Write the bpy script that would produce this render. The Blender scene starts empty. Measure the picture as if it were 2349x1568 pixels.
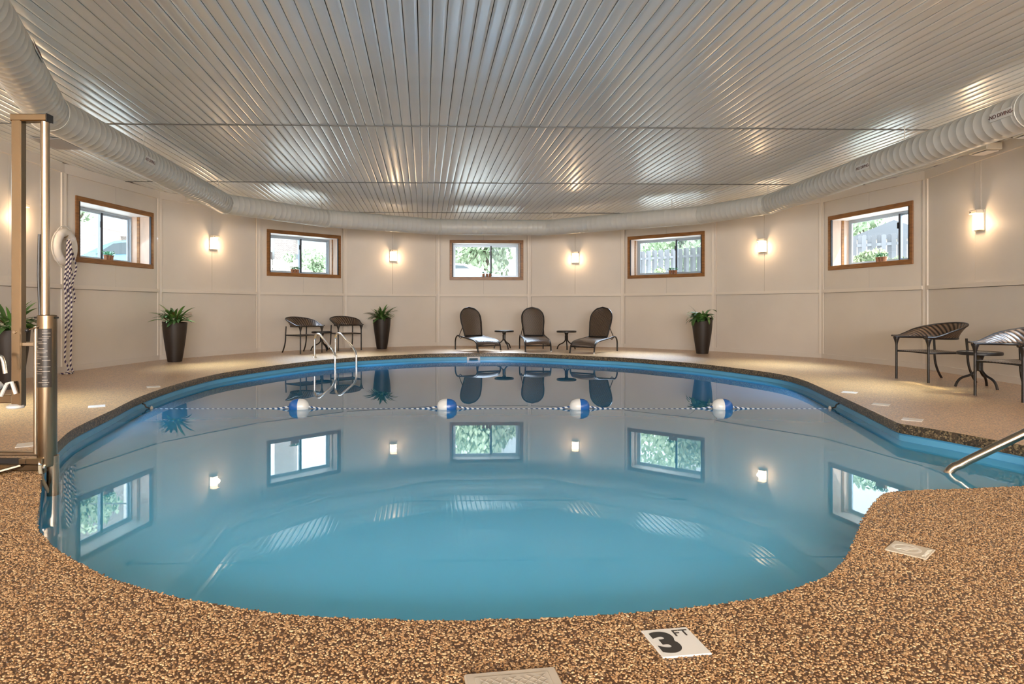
import bpy, bmesh, math, random
from mathutils import Vector, Matrix
from mathutils.geometry import tessellate_polygon
random.seed(7)
R = math.radians
PI = math.pi
scene = bpy.context.scene
COL = scene.collection

# ------------------------------------------------------------------ camera
F, PX, HY, H = 1474.0, 1087.0, 706.0, 1.016      # focal length, principal point, horizon (px), eye height (m)
cam_d = bpy.data.cameras.new('camera'); cam = bpy.data.objects.new('camera', cam_d); COL.objects.link(cam)
cam.location = (0, 0, H); cam.rotation_euler = (R(90), 0, 0)
cam_d.sensor_fit = 'HORIZONTAL'; cam_d.sensor_width = 36.0; cam_d.lens = 36.0 * F / 2349
cam_d.shift_x = (1174.5 - PX) / 2349; cam_d.shift_y = -(784 - HY) / 2349
cam_d.clip_start = 0.05; cam_d.clip_end = 300
scene.camera = cam

# ------------------------------------------------------------------ world, sun, added fill light, exposure
W = bpy.data.worlds.new('world'); scene.world = W; W.use_nodes = True
bg = W.node_tree.nodes['Background']; bg.inputs['Color'].default_value = (0.86, 0.94, 1.0, 1); bg.inputs['Strength'].default_value = 4.2
sd = bpy.data.lights.new('sun', 'SUN'); sd.energy = 9.0; sd.angle = R(1.5); sd.color = (1, .96, .9)
so = bpy.data.objects.new('sun', sd); COL.objects.link(so)
so.rotation_euler = Vector((-.62, .55, -1.0)).to_track_quat('-Z', 'Y').to_euler()
def area(name, loc, target, sx, sy, e, col):
    l = bpy.data.lights.new(name, 'AREA'); l.shape = 'RECTANGLE'; l.size = sx; l.size_y = sy; l.energy = e; l.color = col
    o = bpy.data.objects.new(name, l); COL.objects.link(o); o.location = loc
    o.rotation_euler = (Vector(target) - Vector(loc)).to_track_quat('-Z', 'Y').to_euler()
    return o
# broad fill light added behind the camera, not a fixture of the room
area('fill_light_behind', (0.2, -6.2, 2.0), (0.4, 14, 1.0), 10, 2.0, 1750, (1.0, .97, .94))
for (wx, wy, nx, ny, k) in ((-6.25, 11.7, 1, -.1, 1.8), (-3.95, 15.3, .62, -.78, 2.2), (.25, 17.1, 0, -1, 2.3), (4.75, 15.7, -.64, -.77, 2.2), (7.1, 11.9, -.95, -.25, 1.9), (7.02, 7.1, -.80, .60, 2.3), (-6.36, 6.5, .99, .05, 1.6)):
    d_ = area('window_daylight_boost', (wx - nx * .05, wy - ny * .05, 2.35), (wx + nx * k, wy + ny * k, 0), 1.7, .7, 33, (.62, .79, 1.0)); d_.data.spread = R(44)  # area lamps added at the windows to strengthen their daylight
scene.view_settings.view_transform = 'Standard'; scene.view_settings.look = 'None'
scene.view_settings.exposure = 0.0; scene.view_settings.gamma = 1.0; scene.view_settings.use_curve_mapping = False
cy = scene.cycles
cy.max_bounces = 9; cy.diffuse_bounces = 4; cy.glossy_bounces = 4; cy.transmission_bounces = 4; cy.transparent_max_bounces = 12
cy.sample_clamp_indirect = 6.0; cy.caustics_reflective = False; cy.caustics_refractive = False
cy.use_denoising = True
try: cy.denoising_prefilter = 'ACCURATE'
except Exception: pass

# ------------------------------------------------------------------ pixel helpers (used to read real positions off the photograph)
def fl(u, v, z=0.0):                      # photograph pixel -> point on the horizontal plane z
    d = F * (H - z) / (v - HY)
    return Vector(((u - PX) * d / F, d, z))
def at(u, v, d):                          # photograph pixel at depth d
    return Vector(((u - PX) * d / F, d, H - (v - HY) * d / F))

# ------------------------------------------------------------------ mesh builder
def basis(d):
    d = d.normalized()
    a = Vector((0, 0, 1)) if abs(d.z) < .9 else Vector((1, 0, 0))
    s = d.cross(a).normalized(); return s, s.cross(d).normalized()
class MB:
    def __init__(self): self.v = []; self.f = []; self.uv = {}
    def add(self, vs, fs):
        n = len(self.v); self.v += [tuple(p) for p in vs]; self.f += [tuple(i + n for i in f) for f in fs]; return self
    def box(self, c, s, M=None, rz=0.0, bev=0.0):
        hx, hy, hz = s[0] / 2, s[1] / 2, s[2] / 2
        if bev > 0:
            b = min(bev, hx * .9, hy * .9, hz * .9); vs = []; fs = []
            for sx in (-1, 1):
                for sy in (-1, 1):
                    for sz in (-1, 1):
                        vs += [(sx * hx, sy * (hy - b), sz * (hz - b)), (sx * (hx - b), sy * hy, sz * (hz - b)), (sx * (hx - b), sy * (hy - b), sz * hz)]
            bm = bmesh.new()
            for p in vs: bm.verts.new(p)
            r = bmesh.ops.convex_hull(bm, input=bm.verts[:])
            bm.verts.index_update()
            vs = [p.co.copy() for p in bm.verts]; fs = [tuple(q.index for q in f.verts) for f in bm.faces]; bm.free()
        else:
            vs = [Vector((x * hx, y * hy, z * hz)) for x in (-1, 1) for y in (-1, 1) for z in (-1, 1)]
            fs = [(0, 1, 3, 2), (4, 6, 7, 5), (0, 4, 5, 1), (2, 3, 7, 6), (0, 2, 6, 4), (1, 5, 7, 3)]
        rot = Matrix.Rotation(rz, 3, 'Z')
        vs = [rot @ Vector(p) + Vector(c) for p in vs]
        if M: vs = [M @ p for p in vs]
        return self.add(vs, fs)
    def obox(self, o, ax, ay, az):         # parallelepiped from a corner and three edge vectors
        o, ax, ay, az = map(Vector, (o, ax, ay, az))
        vs = [o + ax * x + ay * y + az * z for x in (0, 1) for y in (0, 1) for z in (0, 1)]
        fs = [(0, 1, 3, 2), (4, 6, 7, 5), (0, 4, 5, 1), (2, 3, 7, 6), (0, 2, 6, 4), (1, 5, 7, 3)]
        if ax.cross(ay).dot(az) < 0: fs = [f[::-1] for f in fs]
        return self.add(vs, fs)
    def tube(self, path, r, n=10, cap=True, closed=False, flat=1.0, uvs=False):
        P = [Vector(p) for p in path]; m = len(P); rs = r if isinstance(r, (list, tuple)) else [r] * m
        t = [(P[(i + 1) % m] - P[i - 1]) if closed else (P[min(i + 1, m - 1)] - P[max(i - 1, 0)]) for i in range(m)]
        s, u = basis(t[0]); rings = []; L = 0.0; n0 = len(self.v)
        for i in range(m):
            d = t[i].normalized(); s = (s - d * s.dot(d)).normalized(); u = s.cross(d)
            rings.append([P[i] + s * math.cos(2 * PI * k / n) * rs[i] + u * math.sin(2 * PI * k / n) * rs[i] * flat for k in range(n)])
        vs = [p for q in rings for p in q]; fs = []
        Ls = [0.0]
        for i in range(1, m): Ls.append(Ls[-1] + (P[i] - P[i - 1]).length)
        base = len(self.f)
        for i in range(m if closed else m - 1):
            j = (i + 1) % m
            for k in range(n):
                l = (k + 1) % n; fs.append((i * n + k, i * n + l, j * n + l, j * n + k))
                if uvs: self.uv[base + len(fs) - 1] = [(k / n, Ls[i]), ((k + 1) / n, Ls[i]), ((k + 1) / n, Ls[j]), (k / n, Ls[j])]
        if cap and not closed: fs.append(tuple(range(n))[::-1]); fs.append(tuple((m - 1) * n + k for k in range(n)))
        return self.add(vs, fs)
    def lathe(self, prof, c=(0, 0, 0), n=24, slant=0.0, caps=True):   # prof: (radius, z); slant tilts the ring heights
        vs = []; fs = []; m = len(prof)
        for r, z, *k in prof:
            sl = slant * (k[0] if k else 0)
            for i in range(n):
                a = 2 * PI * i / n; vs.append(Vector(c) + Vector((r * math.cos(a), r * math.sin(a), z + sl * math.cos(a))))
        for j in range(m - 1):
            for i in range(n):
                l = (i + 1) % n; fs.append((j * n + i, j * n + l, (j + 1) * n + l, (j + 1) * n + i))
        if caps: fs.append(tuple(range(n))[::-1]); fs.append(tuple((m - 1) * n + i for i in range(n)))
        return self.add(vs, fs)
    def grid(self, rows):
        m, n = len(rows), len(rows[0]); vs = [p for r in rows for p in r]
        return self.add(vs, [(i * n + j, i * n + j + 1, (i + 1) * n + j + 1, (i + 1) * n + j) for i in range(m - 1) for j in range(n - 1)])
    def poly(self, pts, holes=(), z=0.0, flip=False):
        loops = [[Vector((p[0], p[1], 0)) for p in l] for l in (pts, *holes)]
        tris = tessellate_polygon(loops); flat = [Vector((p.x, p.y, z)) for l in loops for p in l]; fs = []
        for t in tris:
            a, b, c = (flat[i] for i in t); up = (b - a).cross(c - a).z > 0
            fs.append(tuple(t) if up != flip else tuple(t)[::-1])
        return self.add(flat, fs)
    def mesh(self, name, m, smooth=False):
        me = bpy.data.meshes.new(name); me.from_pydata(self.v, [], self.f)
        if self.uv:
            uvl = me.uv_layers.new(name='UVMap')
            for p in me.polygons:
                for k, li in enumerate(p.loop_indices):
                    if p.index in self.uv: uvl.data[li].uv = self.uv[p.index][k]
        if m: me.materials.append(m)
        if smooth:
            me.polygons.foreach_set('use_smooth', [True] * len(me.polygons))
            try: me.set_sharp_from_angle(angle=R(40))
            except Exception: pass
        me.update(); return me
    def obj(self, name, m, parent=None, smooth=False, kind=None, label=None):
        return link(name, self.mesh(name, m, smooth), parent, kind, label)
def link(name, data, parent=None, kind=None, label=None, loc=None, rz=None):
    o = bpy.data.objects.new(name, data); COL.objects.link(o)
    if parent: o.parent = parent
    if kind: o['kind'] = kind
    if label: o['label'] = label
    if loc is not None: o.location = loc
    if rz is not None: o.rotation_euler = (0, 0, rz)
    return o
def tag(o, label, cat, group=None, kind=None):
    o['label'] = label; o['category'] = cat
    if group: o['group'] = group
    if kind: o['kind'] = kind
    return o
def thing(name, label, cat, loc=(0, 0, 0), rz=0.0, group=None):
    return tag(link(name, None, None, None, None, loc, rz), label, cat, group)
def dup(root, loc, rz, label, group=None):
    r = root.copy(); COL.objects.link(r); r.location = loc; r.rotation_euler = (0, 0, rz); r['label'] = label
    if group: r['group'] = group
    for ch in list(root.children):
        c = ch.copy(); COL.objects.link(c); c.parent = r
        for g in list(ch.children):
            d = g.copy(); COL.objects.link(d); d.parent = c
    return r
def arc(p0, c, p1, n=8):                   # quadratic bend
    p0, c, p1 = map(Vector, (p0, c, p1))
    return [p0 * (1 - t) ** 2 + c * 2 * t * (1 - t) + p1 * t * t for t in [i / n for i in range(n + 1)]]
def spline(pts, k=6, closed=False):
    P = [Vector(p) for p in pts]; n = len(P); out = []
    for i in range(n if closed else n - 1):
        a, b, c, d = (P[(i - 1) % n], P[i], P[(i + 1) % n], P[(i + 2) % n]) if closed else (P[max(i - 1, 0)], P[i], P[i + 1], P[min(i + 2, n - 1)])
        for j in range(k):
            t = j / k; out.append(.5 * (2 * b + (c - a) * t + (2 * a - 5 * b + 4 * c - d) * t * t + (3 * b - 3 * c + d - a) * t ** 3))
    if not closed: out.append(P[-1])
    return out

# ------------------------------------------------------------------ materials
def newmat(name):
    m = bpy.data.materials.new(name); m.use_nodes = True
    return m, m.node_tree.nodes, m.node_tree.links, m.node_tree.nodes['Principled BSDF']
def mat(name, col, rough=.5, metal=0.0, spec=.5, noise=0.0, nscale=8.0, bump=0.0, bscale=60.0, stretch=(1, 1, 1), rnd=0.0, coat=0.0, col2=None, coord='Object'):
    m, N, L, P = newmat(name); col = (*col, 1)
    P.inputs['Base Color'].default_value = col; P.inputs['Roughness'].default_value = rough
    P.inputs['Metallic'].default_value = metal; P.inputs['Specular IOR Level'].default_value = spec; P.inputs['Coat Weight'].default_value = coat
    src = None
    if noise or bump or col2:
        tc = N.new('ShaderNodeTexCoord'); mp = N.new('ShaderNodeMapping'); mp.inputs['Scale'].default_value = stretch; L.new(tc.outputs[coord], mp.inputs['Vector'])
    if noise or col2:
        nz = N.new('ShaderNodeTexNoise'); nz.inputs['Scale'].default_value = nscale; nz.inputs['Detail'].default_value = 4; L.new(mp.outputs[0], nz.inputs['Vector'])
        rp = N.new('ShaderNodeValToRGB'); L.new(nz.outputs['Fac'], rp.inputs[0]); rp.color_ramp.elements[0].position = .3; rp.color_ramp.elements[1].position = .7
        c2 = (*col2, 1) if col2 else tuple(min(1, c * (1 + noise)) for c in col[:3]) + (1,)
        c1 = col if col2 else tuple(c * (1 - noise) for c in col[:3]) + (1,)
        rp.color_ramp.elements[0].color = c1; rp.color_ramp.elements[1].color = c2; src = rp.outputs[0]
    if rnd:
        oi = N.new('ShaderNodeObjectInfo'); hs = N.new('ShaderNodeHueSaturation'); mr = N.new('ShaderNodeMapRange')
        L.new(oi.outputs['Random'], mr.inputs[0]); mr.inputs[3].default_value = 1 - rnd; mr.inputs[4].default_value = 1 + rnd; L.new(mr.outputs[0], hs.inputs['Value'])
        if src: L.new(src, hs.inputs['Color'])
        else: hs.inputs['Color'].default_value = col
        src = hs.outputs[0]
    if src: L.new(src, P.inputs['Base Color'])
    if bump:
        n2 = N.new('ShaderNodeTexNoise'); n2.inputs['Scale'].default_value = bscale; n2.inputs['Detail'].default_value = 3; L.new(mp.outputs[0], n2.inputs['Vector'])
        b = N.new('ShaderNodeBump'); b.inputs['Strength'].default_value = bump; b.inputs['Distance'].default_value = .01; L.new(n2.outputs['Fac'], b.inputs['Height']); L.new(b.outputs[0], P.inputs['Normal'])
    return m
M_wall = mat('wall_paint', (.77, .715, .645), .55, noise=.035, nscale=1.2)
M_batten = mat('batten_paint', (.82, .755, .675), .5)
M_core = mat('wall_core', (.55, .5, .45), .8)
M_slat = mat('ceiling_slat_metal', (.775, .80, .785), .23, metal=.28, noise=.06, nscale=3.0, stretch=(1, .35, 1), bump=.05, bscale=9, rnd=.05, coord='Object')
M_joint = mat('joint_metal', (.13, .13, .12), .5)
M_ceil = mat('ceiling_backing', (.07, .07, .065), .8)
M_duct = mat('duct_paint', (.60, .585, .53), .38, spec=.5)
M_wood = mat('window_wood', (.26, .112, .028), .38, noise=.3, nscale=5, stretch=(1, 1, 6), rnd=.1)
M_jamb = mat('jamb_board', (.62, .47, .38), .5, noise=.18, nscale=6, stretch=(1, 1, .25))
M_white = mat('white_paint', (.86, .82, .80), .45)
M_alu = mat('window_aluminium', (.42, .50, .58), .35, metal=.4)
M_dark = mat('dark_gasket', (.03, .035, .05), .5)
M_pot = mat('planter_brown', (.019, .012, .009), .5)
M_soil = mat('soil', (.03, .02, .012), .9)
M_leaf = mat('leaf_green', (.045, .13, .028), .42, col2=(.13, .24, .055), nscale=6, rnd=.35)
M_leaf_t = mat('tip_bronze_leaf', (.12, .08, .02), .45, rnd=.3)
M_flower = mat('flower_white', (.85, .82, .62), .5)
M_frame = mat('frame_bronze', (.010, .007, .006), .42)
M_steel = mat('stainless_steel', (.36, .30, .23), .24, metal=1.0)
M_steel_b = mat('brushed_steel', (.27, .205, .135), .27, metal=1.0, noise=.15, nscale=4, stretch=(1, 1, .1))
M_chrome = mat('polished_rail', (.80, .80, .80), .16, metal=1.0)
M_black = mat('black_plastic', (.012, .011, .011), .4)
M_cream = mat('cream_plastic', (.72, .67, .57), .45)
M_tile = mat('marker_tile', (.78, .76, .72), .35)
M_tile2 = mat('marker_tile_tan', (.62, .54, .42), .4)
M_ink = mat('marker_ink', (.035, .030, .026), .5)
M_faded = mat('faded_print', (.80, .74, .64), .45)
M_signplate = mat('sign_plate', (.68, .66, .61), .5)
M_signink = mat('sign_ink', (.10, .03, .03), .5)
M_lid = mat('lid_plastic', (.50, .44, .36), .5, noise=.08, nscale=10)
M_liner = mat('pool_liner', (.15, .49, .74), .3, noise=.05, nscale=2)
M_terra = mat('terracotta', (.30, .14, .075), .7, rnd=.2)
M_sprig = mat('sprig_green', (.04, .23, .10), .5, col2=(.10, .36, .16), nscale=30)
M_lifewhite = mat('ring_white', (.82, .78, .72), .45)
M_floatw = mat('float_white', (.80, .80, .78), .22); M_floatb = mat('float_blue', (.02, .12, .42), .2)
M_glass_top = mat('table_glass', (.10, .10, .09), .12)
M_foot = mat('white_plastic', (.75, .72, .68), .4)
M_label = mat('dark_label', (.035, .03, .026), .35, metal=.3)
M_labelline = mat('label_lines', (.35, .31, .26), .4)

def pebble_mat(name, dark, mid, light, scale, rough=.33, bump=.5, objrnd=False, coat=.25, sheen=0.0):
    m, N, L, P = newmat(name)
    rp = N.new('ShaderNodeValToRGB'); rp.color_ramp.interpolation = 'LINEAR'
    E = rp.color_ramp.elements; E[0].position = 0; E[0].color = (*dark, 1); E[1].position = 1; E[1].color = (*light, 1)
    e = E.new(.22); e.color = (*[a * .5 + b * .5 for a, b in zip(dark, mid)], 1); e = E.new(.55); e.color = (*mid, 1)
    tc = N.new('ShaderNodeTexCoord')
    if objrnd:
        oi = N.new('ShaderNodeObjectInfo'); L.new(oi.outputs['Random'], rp.inputs[0])
        L.new(rp.outputs[0], P.inputs['Base Color'])
    else:
        vo = N.new('ShaderNodeTexVoronoi'); vo.inputs['Scale'].default_value = scale; L.new(tc.outputs['Object'], vo.inputs['Vector'])
        sp = N.new('ShaderNodeSeparateColor'); L.new(vo.outputs['Color'], sp.inputs[0]); L.new(sp.outputs[0], rp.inputs[0])
        gap = N.new('ShaderNodeMapRange'); L.new(vo.outputs['Distance'], gap.inputs[0]); gap.inputs[1].default_value = .35; gap.inputs[2].default_value = .8; gap.inputs[3].default_value = 1; gap.inputs[4].default_value = .5
        mx = N.new('ShaderNodeMix'); mx.data_type = 'RGBA'; mx.blend_type = 'MULTIPLY'; mx.inputs[0].default_value = 1
        L.new(rp.outputs[0], mx.inputs[6]); L.new(gap.outputs[0], mx.inputs[7])
        L.new(mx.outputs[2], P.inputs['Base Color'])
        inv = N.new('ShaderNodeMath'); inv.operation = 'SUBTRACT'; inv.inputs[0].default_value = 1; L.new(vo.outputs['Distance'], inv.inputs[1])
        b = N.new('ShaderNodeBump'); b.inputs['Strength'].default_value = bump; b.inputs['Distance'].default_value = .004; L.new(inv.outputs[0], b.inputs['Height']); L.new(b.outputs[0], P.inputs['Normal'])
    P.inputs['Roughness'].default_value = rough; P.inputs['Coat Weight'].default_value = coat; P.inputs['Coat Roughness'].default_value = .4; P.inputs['Sheen Weight'].default_value = sheen; P.inputs['Sheen Roughness'].default_value = .4; P.inputs['Sheen Tint'].default_value = (.85, .9, 1, 1)
    return m
PD, PM, PL = (.055, .028, .013), (.385, .21, .088), (.60, .415, .225)
M_resin = mat('deck_resin', (.105, .050, .021), .35)
M_deck = pebble_mat('deck_aggregate', (.14, .058, .014), (.62, .315, .075), (.80, .52, .20), 105.0, coat=.5, sheen=.07)
M_peb = pebble_mat('deck_pebbles', PD, PM, PL, 1, rough=.28, objrnd=True)
M_coping = pebble_mat('coping_wet_shaded', (.010, .008, .005), (.11, .07, .035), (.36, .26, .13), 75.0, rough=.4)

def glass_mat(name, tint, ior, bump=0.0, rough=0.0, scatter=None):
    m, N, L, P = newmat(name); N.remove(P); out = N['Material Output']
    tr = N.new('ShaderNodeBsdfTransparent'); tr.inputs[0].default_value = (*tint, 1)
    gl = N.new('ShaderNodeBsdfGlossy'); gl.inputs['Roughness'].default_value = rough; gl.inputs['Color'].default_value = (1, 1, 1, 1)
    fr = N.new('ShaderNodeFresnel'); fr.inputs[0].default_value = ior
    mx = N.new('ShaderNodeMixShader'); L.new(tr.outputs[0], mx.inputs[1]); L.new(gl.outputs[0], mx.inputs[2]); L.new(mx.outputs[0], out.inputs[0])
    ge = N.new('ShaderNodeNewGeometry'); fm = N.new('ShaderNodeMath'); fm.operation = 'SUBTRACT'; fm.use_clamp = True; L.new(fr.outputs[0], fm.inputs[0]); L.new(ge.outputs['Backfacing'], fm.inputs[1]); L.new(fm.outputs[0], mx.inputs[0])
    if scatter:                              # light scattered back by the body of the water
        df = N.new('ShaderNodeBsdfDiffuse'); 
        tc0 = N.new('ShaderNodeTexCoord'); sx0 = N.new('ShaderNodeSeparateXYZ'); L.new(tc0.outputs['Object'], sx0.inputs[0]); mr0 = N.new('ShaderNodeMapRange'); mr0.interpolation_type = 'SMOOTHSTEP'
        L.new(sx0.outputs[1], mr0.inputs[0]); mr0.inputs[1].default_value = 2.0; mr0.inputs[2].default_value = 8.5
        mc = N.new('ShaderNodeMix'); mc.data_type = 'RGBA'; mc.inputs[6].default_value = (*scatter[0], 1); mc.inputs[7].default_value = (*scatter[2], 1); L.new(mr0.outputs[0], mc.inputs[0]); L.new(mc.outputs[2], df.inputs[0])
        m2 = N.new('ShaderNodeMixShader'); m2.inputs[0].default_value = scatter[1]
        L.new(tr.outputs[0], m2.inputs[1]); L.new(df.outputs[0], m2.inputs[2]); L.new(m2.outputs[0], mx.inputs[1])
    if bump:
        tc = N.new('ShaderNodeTexCoord'); mp = N.new('ShaderNodeMapping'); mp.inputs['Scale'].default_value = (1, .6, 1); L.new(tc.outputs['Object'], mp.inputs[0])
        nz = N.new('ShaderNodeTexNoise'); nz.inputs['Scale'].default_value = 1.6; nz.inputs['Detail'].default_value = 2; L.new(mp.outputs[0], nz.inputs['Vector'])
        b = N.new('ShaderNodeBump'); b.inputs['Strength'].default_value = bump; b.inputs['Distance'].default_value = .02; L.new(nz.outputs['Fac'], b.inputs['Height'])
        L.new(b.outputs[0], gl.inputs['Normal'])
    return m
M_pane = glass_mat('window_glass', (.93, .97, .98), 1.35)
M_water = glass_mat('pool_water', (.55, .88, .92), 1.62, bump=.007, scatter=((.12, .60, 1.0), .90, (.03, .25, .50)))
def screen_mat():
    m, N, L, P = newmat('insect_screen'); out = N['Material Output']
    P.inputs['Base Color'].default_value = (.45, .50, .54, 1); P.inputs['Roughness'].default_value = .8
    tr = N.new('ShaderNodeBsdfTransparent'); mx = N.new('ShaderNodeMixShader'); mx.inputs[0].default_value = .3
    L.new(tr.outputs[0], mx.inputs[1]); L.new(P.outputs[0], mx.inputs[2]); L.new(mx.outputs[0], out.inputs[0]); return m
M_screen = screen_mat()
def emit(name, col, s):
    m, N, L, P = newmat(name); P.inputs['Base Color'].default_value = (.9, .85, .75, 1)
    P.inputs['Emission Color'].default_value = (*col, 1); P.inputs['Emission Strength'].default_value = s; return m
M_glow = emit('lamp_glass_lit', (1.0, .72, .45), 9.0)
M_glow2 = emit('lamp_glass_upper', (1.0, .72, .44), 3.0)

def weave_mat(sc=13, rot=38):
    m, N, L, P = newmat('resin_weave'); tc = N.new('ShaderNodeTexCoord')
    mp = N.new('ShaderNodeMapping'); mp.inputs['Rotation'].default_value = (0, 0, R(rot)); L.new(tc.outputs['UV'], mp.inputs[0])
    wv = N.new('ShaderNodeTexWave'); wv.inputs['Scale'].default_value = sc; wv.bands_direction = 'Y'; wv.inputs['Distortion'].default_value = .3; L.new(mp.outputs[0], wv.inputs['Vector'])
    rp = N.new('ShaderNodeValToRGB'); L.new(wv.outputs['Fac'], rp.inputs[0]); rp.color_ramp.elements[0].color = (.020, .012, .008, 1); rp.color_ramp.elements[1].color = (.17, .112, .074, 1)
    rp.color_ramp.elements[0].position = .15; rp.color_ramp.elements[1].position = .85
    L.new(rp.outputs[0], P.inputs['Base Color']); P.inputs['Roughness'].default_value = .38
    b = N.new('ShaderNodeBump'); b.inputs['Strength'].default_value = .7; b.inputs['Distance'].default_value = .006; L.new(wv.outputs['Fac'], b.inputs['Height']); L.new(b.outputs[0], P.inputs['Normal'])
    return m
M_weave = weave_mat(); M_weave2 = weave_mat(7, 62)
def stripe_mat(name, c1, c2, per, slope, duty=.5):
    m, N, L, P = newmat(name); tc = N.new('ShaderNodeTexCoord'); sp = N.new('ShaderNodeSeparateXYZ'); L.new(tc.outputs['UV'], sp.inputs[0])
    a = N.new('ShaderNodeMath'); a.operation = 'MULTIPLY'; a.inputs[1].default_value = 1 / per; L.new(sp.outputs[1], a.inputs[0])
    b = N.new('ShaderNodeMath'); b.operation = 'MULTIPLY_ADD'; b.inputs[1].default_value = slope; L.new(sp.outputs[0], b.inputs[0]); L.new(a.outputs[0], b.inputs[2])
    f = N.new('ShaderNodeMath'); f.operation = 'FRACT'; L.new(b.outputs[0], f.inputs[0])
    g = N.new('ShaderNodeMath'); g.operation = 'GREATER_THAN'; g.inputs[1].default_value = duty; L.new(f.outputs[0], g.inputs[0])
    mx = N.new('ShaderNodeMix'); mx.data_type = 'RGBA'; mx.inputs[6].default_value = (*c1, 1); mx.inputs[7].default_value = (*c2, 1); L.new(g.outputs[0], mx.inputs[0])
    L.new(mx.outputs[2], P.inputs['Base Color']); P.inputs['Roughness'].default_value = .7; return m
M_rope = stripe_mat('rope_white_purple', (.80, .74, .68), (.035, .018, .07), .075, 1.0, .52)
M_lane = stripe_mat('rope_white_blue', (.70, .74, .78), (.01, .06, .18), .06, 1.0, .5)
def brick_mat(name, a, b, mortar, s):
    m, N, L, P = newmat(name); tc = N.new('ShaderNodeTexCoord'); br = N.new('ShaderNodeTexBrick'); mp = N.new('ShaderNodeMapping'); mp.inputs['Rotation'].default_value = (R(90), 0, 0)
    L.new(tc.outputs['Object'], mp.inputs[0]); L.new(mp.outputs[0], br.inputs['Vector'])
    br.inputs['Color1'].default_value = (*a, 1); br.inputs['Color2'].default_value = (*b, 1); br.inputs['Mortar'].default_value = (*mortar, 1)
    br.inputs['Scale'].default_value = s; br.inputs['Mortar Size'].default_value = .02; L.new(br.outputs['Color'], P.inputs['Base Color']); P.inputs['Roughness'].default_value = .85; return m
M_brick = brick_mat('grey_brick', (.32, .27, .25), (.24, .20, .19), (.46, .44, .42), 4.4)
M_house = mat('pale_siding', (.75, .75, .74), .7)
M_roof = mat('grey_roof', (.16, .17, .19), .8)
M_fence = mat('weathered_fence', (.21, .215, .235), .8, noise=.15, nscale=5, stretch=(1, 1, .2), rnd=.18)
M_fence2 = mat('pale_fence', (.62, .56, .50), .8, noise=.1, nscale=5, stretch=(1, 1, .2), rnd=.12)
M_tree = mat('tree_leaves', (.26, .36, .22), .6, col2=(.55, .64, .46), nscale=1.5)
M_bush = mat('bush_leaves', (.24, .32, .18), .6, col2=(.48, .50, .32), nscale=2.0)
M_bark = mat('bark', (.09, .065, .05), .9)
M_bounce_ground = mat('bounce_ground', (.78, .77, .75), .85, noise=.1, nscale=3)  # outside ground made very pale to bounce daylight onto the ceiling
M_carw = mat('car_white', (.82, .83, .85), .25, coat=.6); M_carb = mat('car_blue', (.12, .26, .36), .25, coat=.6); M_carglass = mat('car_glass', (.05, .07, .08), .08)
M_tyre = mat('tyre', (.02, .02, .02), .8)

# ================================================================== THE SETTING
CN = [(-6.38, 2.7), (-6.40, 5.2), (-6.45, 7.72), (-6.51, 10.17), (-6.17, 12.58), (-4.96, 14.74), (-3.29, 16.37), (-.97, 17.29), (1.50, 17.38), (3.86, 16.63), (5.66, 15.12), (7.08, 13.06), (7.52, 10.67), (7.23, 8.25), (6.98, 5.82), (6.80, 3.4),
      (6.70, .9), (6.6, -1.6), (6.0, -4.1), (4.2, -6.2), (1.6, -7.4), (-1.2, -7.4), (-3.8, -6.2), (-5.6, -4.2), (-6.3, -1.8), (-6.36, .4)]
CN = [Vector((x, y, 0)) for x, y in CN]; NP = len(CN)
ZC, ZW, RAIL = 3.30, 3.20, 1.355
SIDE = {}
for i in range(NP): SIDE[i] = 'left' if i in (0, 1, 2, 3, 4) or i >= 23 else 'back' if i in (5, 6, 7, 8, 9) else 'right' if i in (10, 11, 12, 13, 14, 15, 16, 17) else 'front'
# panel i runs from CN[i] to CN[i+1]; seen ones: 2..13.  windows in 3,5,7,9,11; wall lamps in 2,4,6,8,10,12
WIN = {3: (177, 347), 5: (619.5, 774.5), 7: (1033.5, 1198.5), 9: (1448, 1607.5), 11: (1905.5, 2090), 1: None, 13: None}     # the last two lie just outside the picture
OW, ZB, ZT, RD, TR = 1.99, 1.765, 2.845, .45, .085     # casing width, casing bottom/top, reveal depth, casing board
def panel(i):
    A, B = CN[i], CN[(i + 1) % NP]; t = (B - A); L = t.length; t = t / L; return A, t, Vector((t.y, -t.x, 0)), L
def ray_s(i, u):                            # distance along panel i where pixel column u meets it
    A, t, n, L = panel(i); k = (u - PX) / F
    return (k * A.y - A.x) / (t.x - k * t.y)
def win_c(i): return panel(i)[3] / 2 + (.0 if i == 13 else -.05) if WIN[i] is None else (ray_s(i, WIN[i][0]) + ray_s(i, WIN[i][1])) / 2
walls = {}
for s in ('left', 'back', 'right', 'front'):
    mb = MB(); skip = []
    for i in range(NP):
        if SIDE[i] != s: continue
        A, t, n, L = panel(i); o = A - t * .12 - n * .022; Z = Vector((0, 0, 1)); LL = L + .24; D = -n * .46
        if i in WIN:
            c = win_c(i) + .12; a, b = c - OW / 2 + TR - .02, c + OW / 2 - TR + .02
            mb.obox(o, t * a, D, Z * 3.45); mb.obox(o + t * b, t * (LL - b), D, Z * 3.45)
            mb.obox(o + t * a, t * (b - a), D, Z * (ZB + TR - .02)); mb.obox(o + t * a + Z * (ZT - TR + .02), t * (b - a), D, Z * (3.45 - ZT + TR - .02))
        else: mb.obox(o, t * LL, D, Z * 3.45)
    walls[s] = mb.obj('wall_' + s, M_core, kind='structure')
base = {s: link('baseboard_' + s, None, None, 'structure') for s in ('left', 'back', 'right', 'front')}
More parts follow.
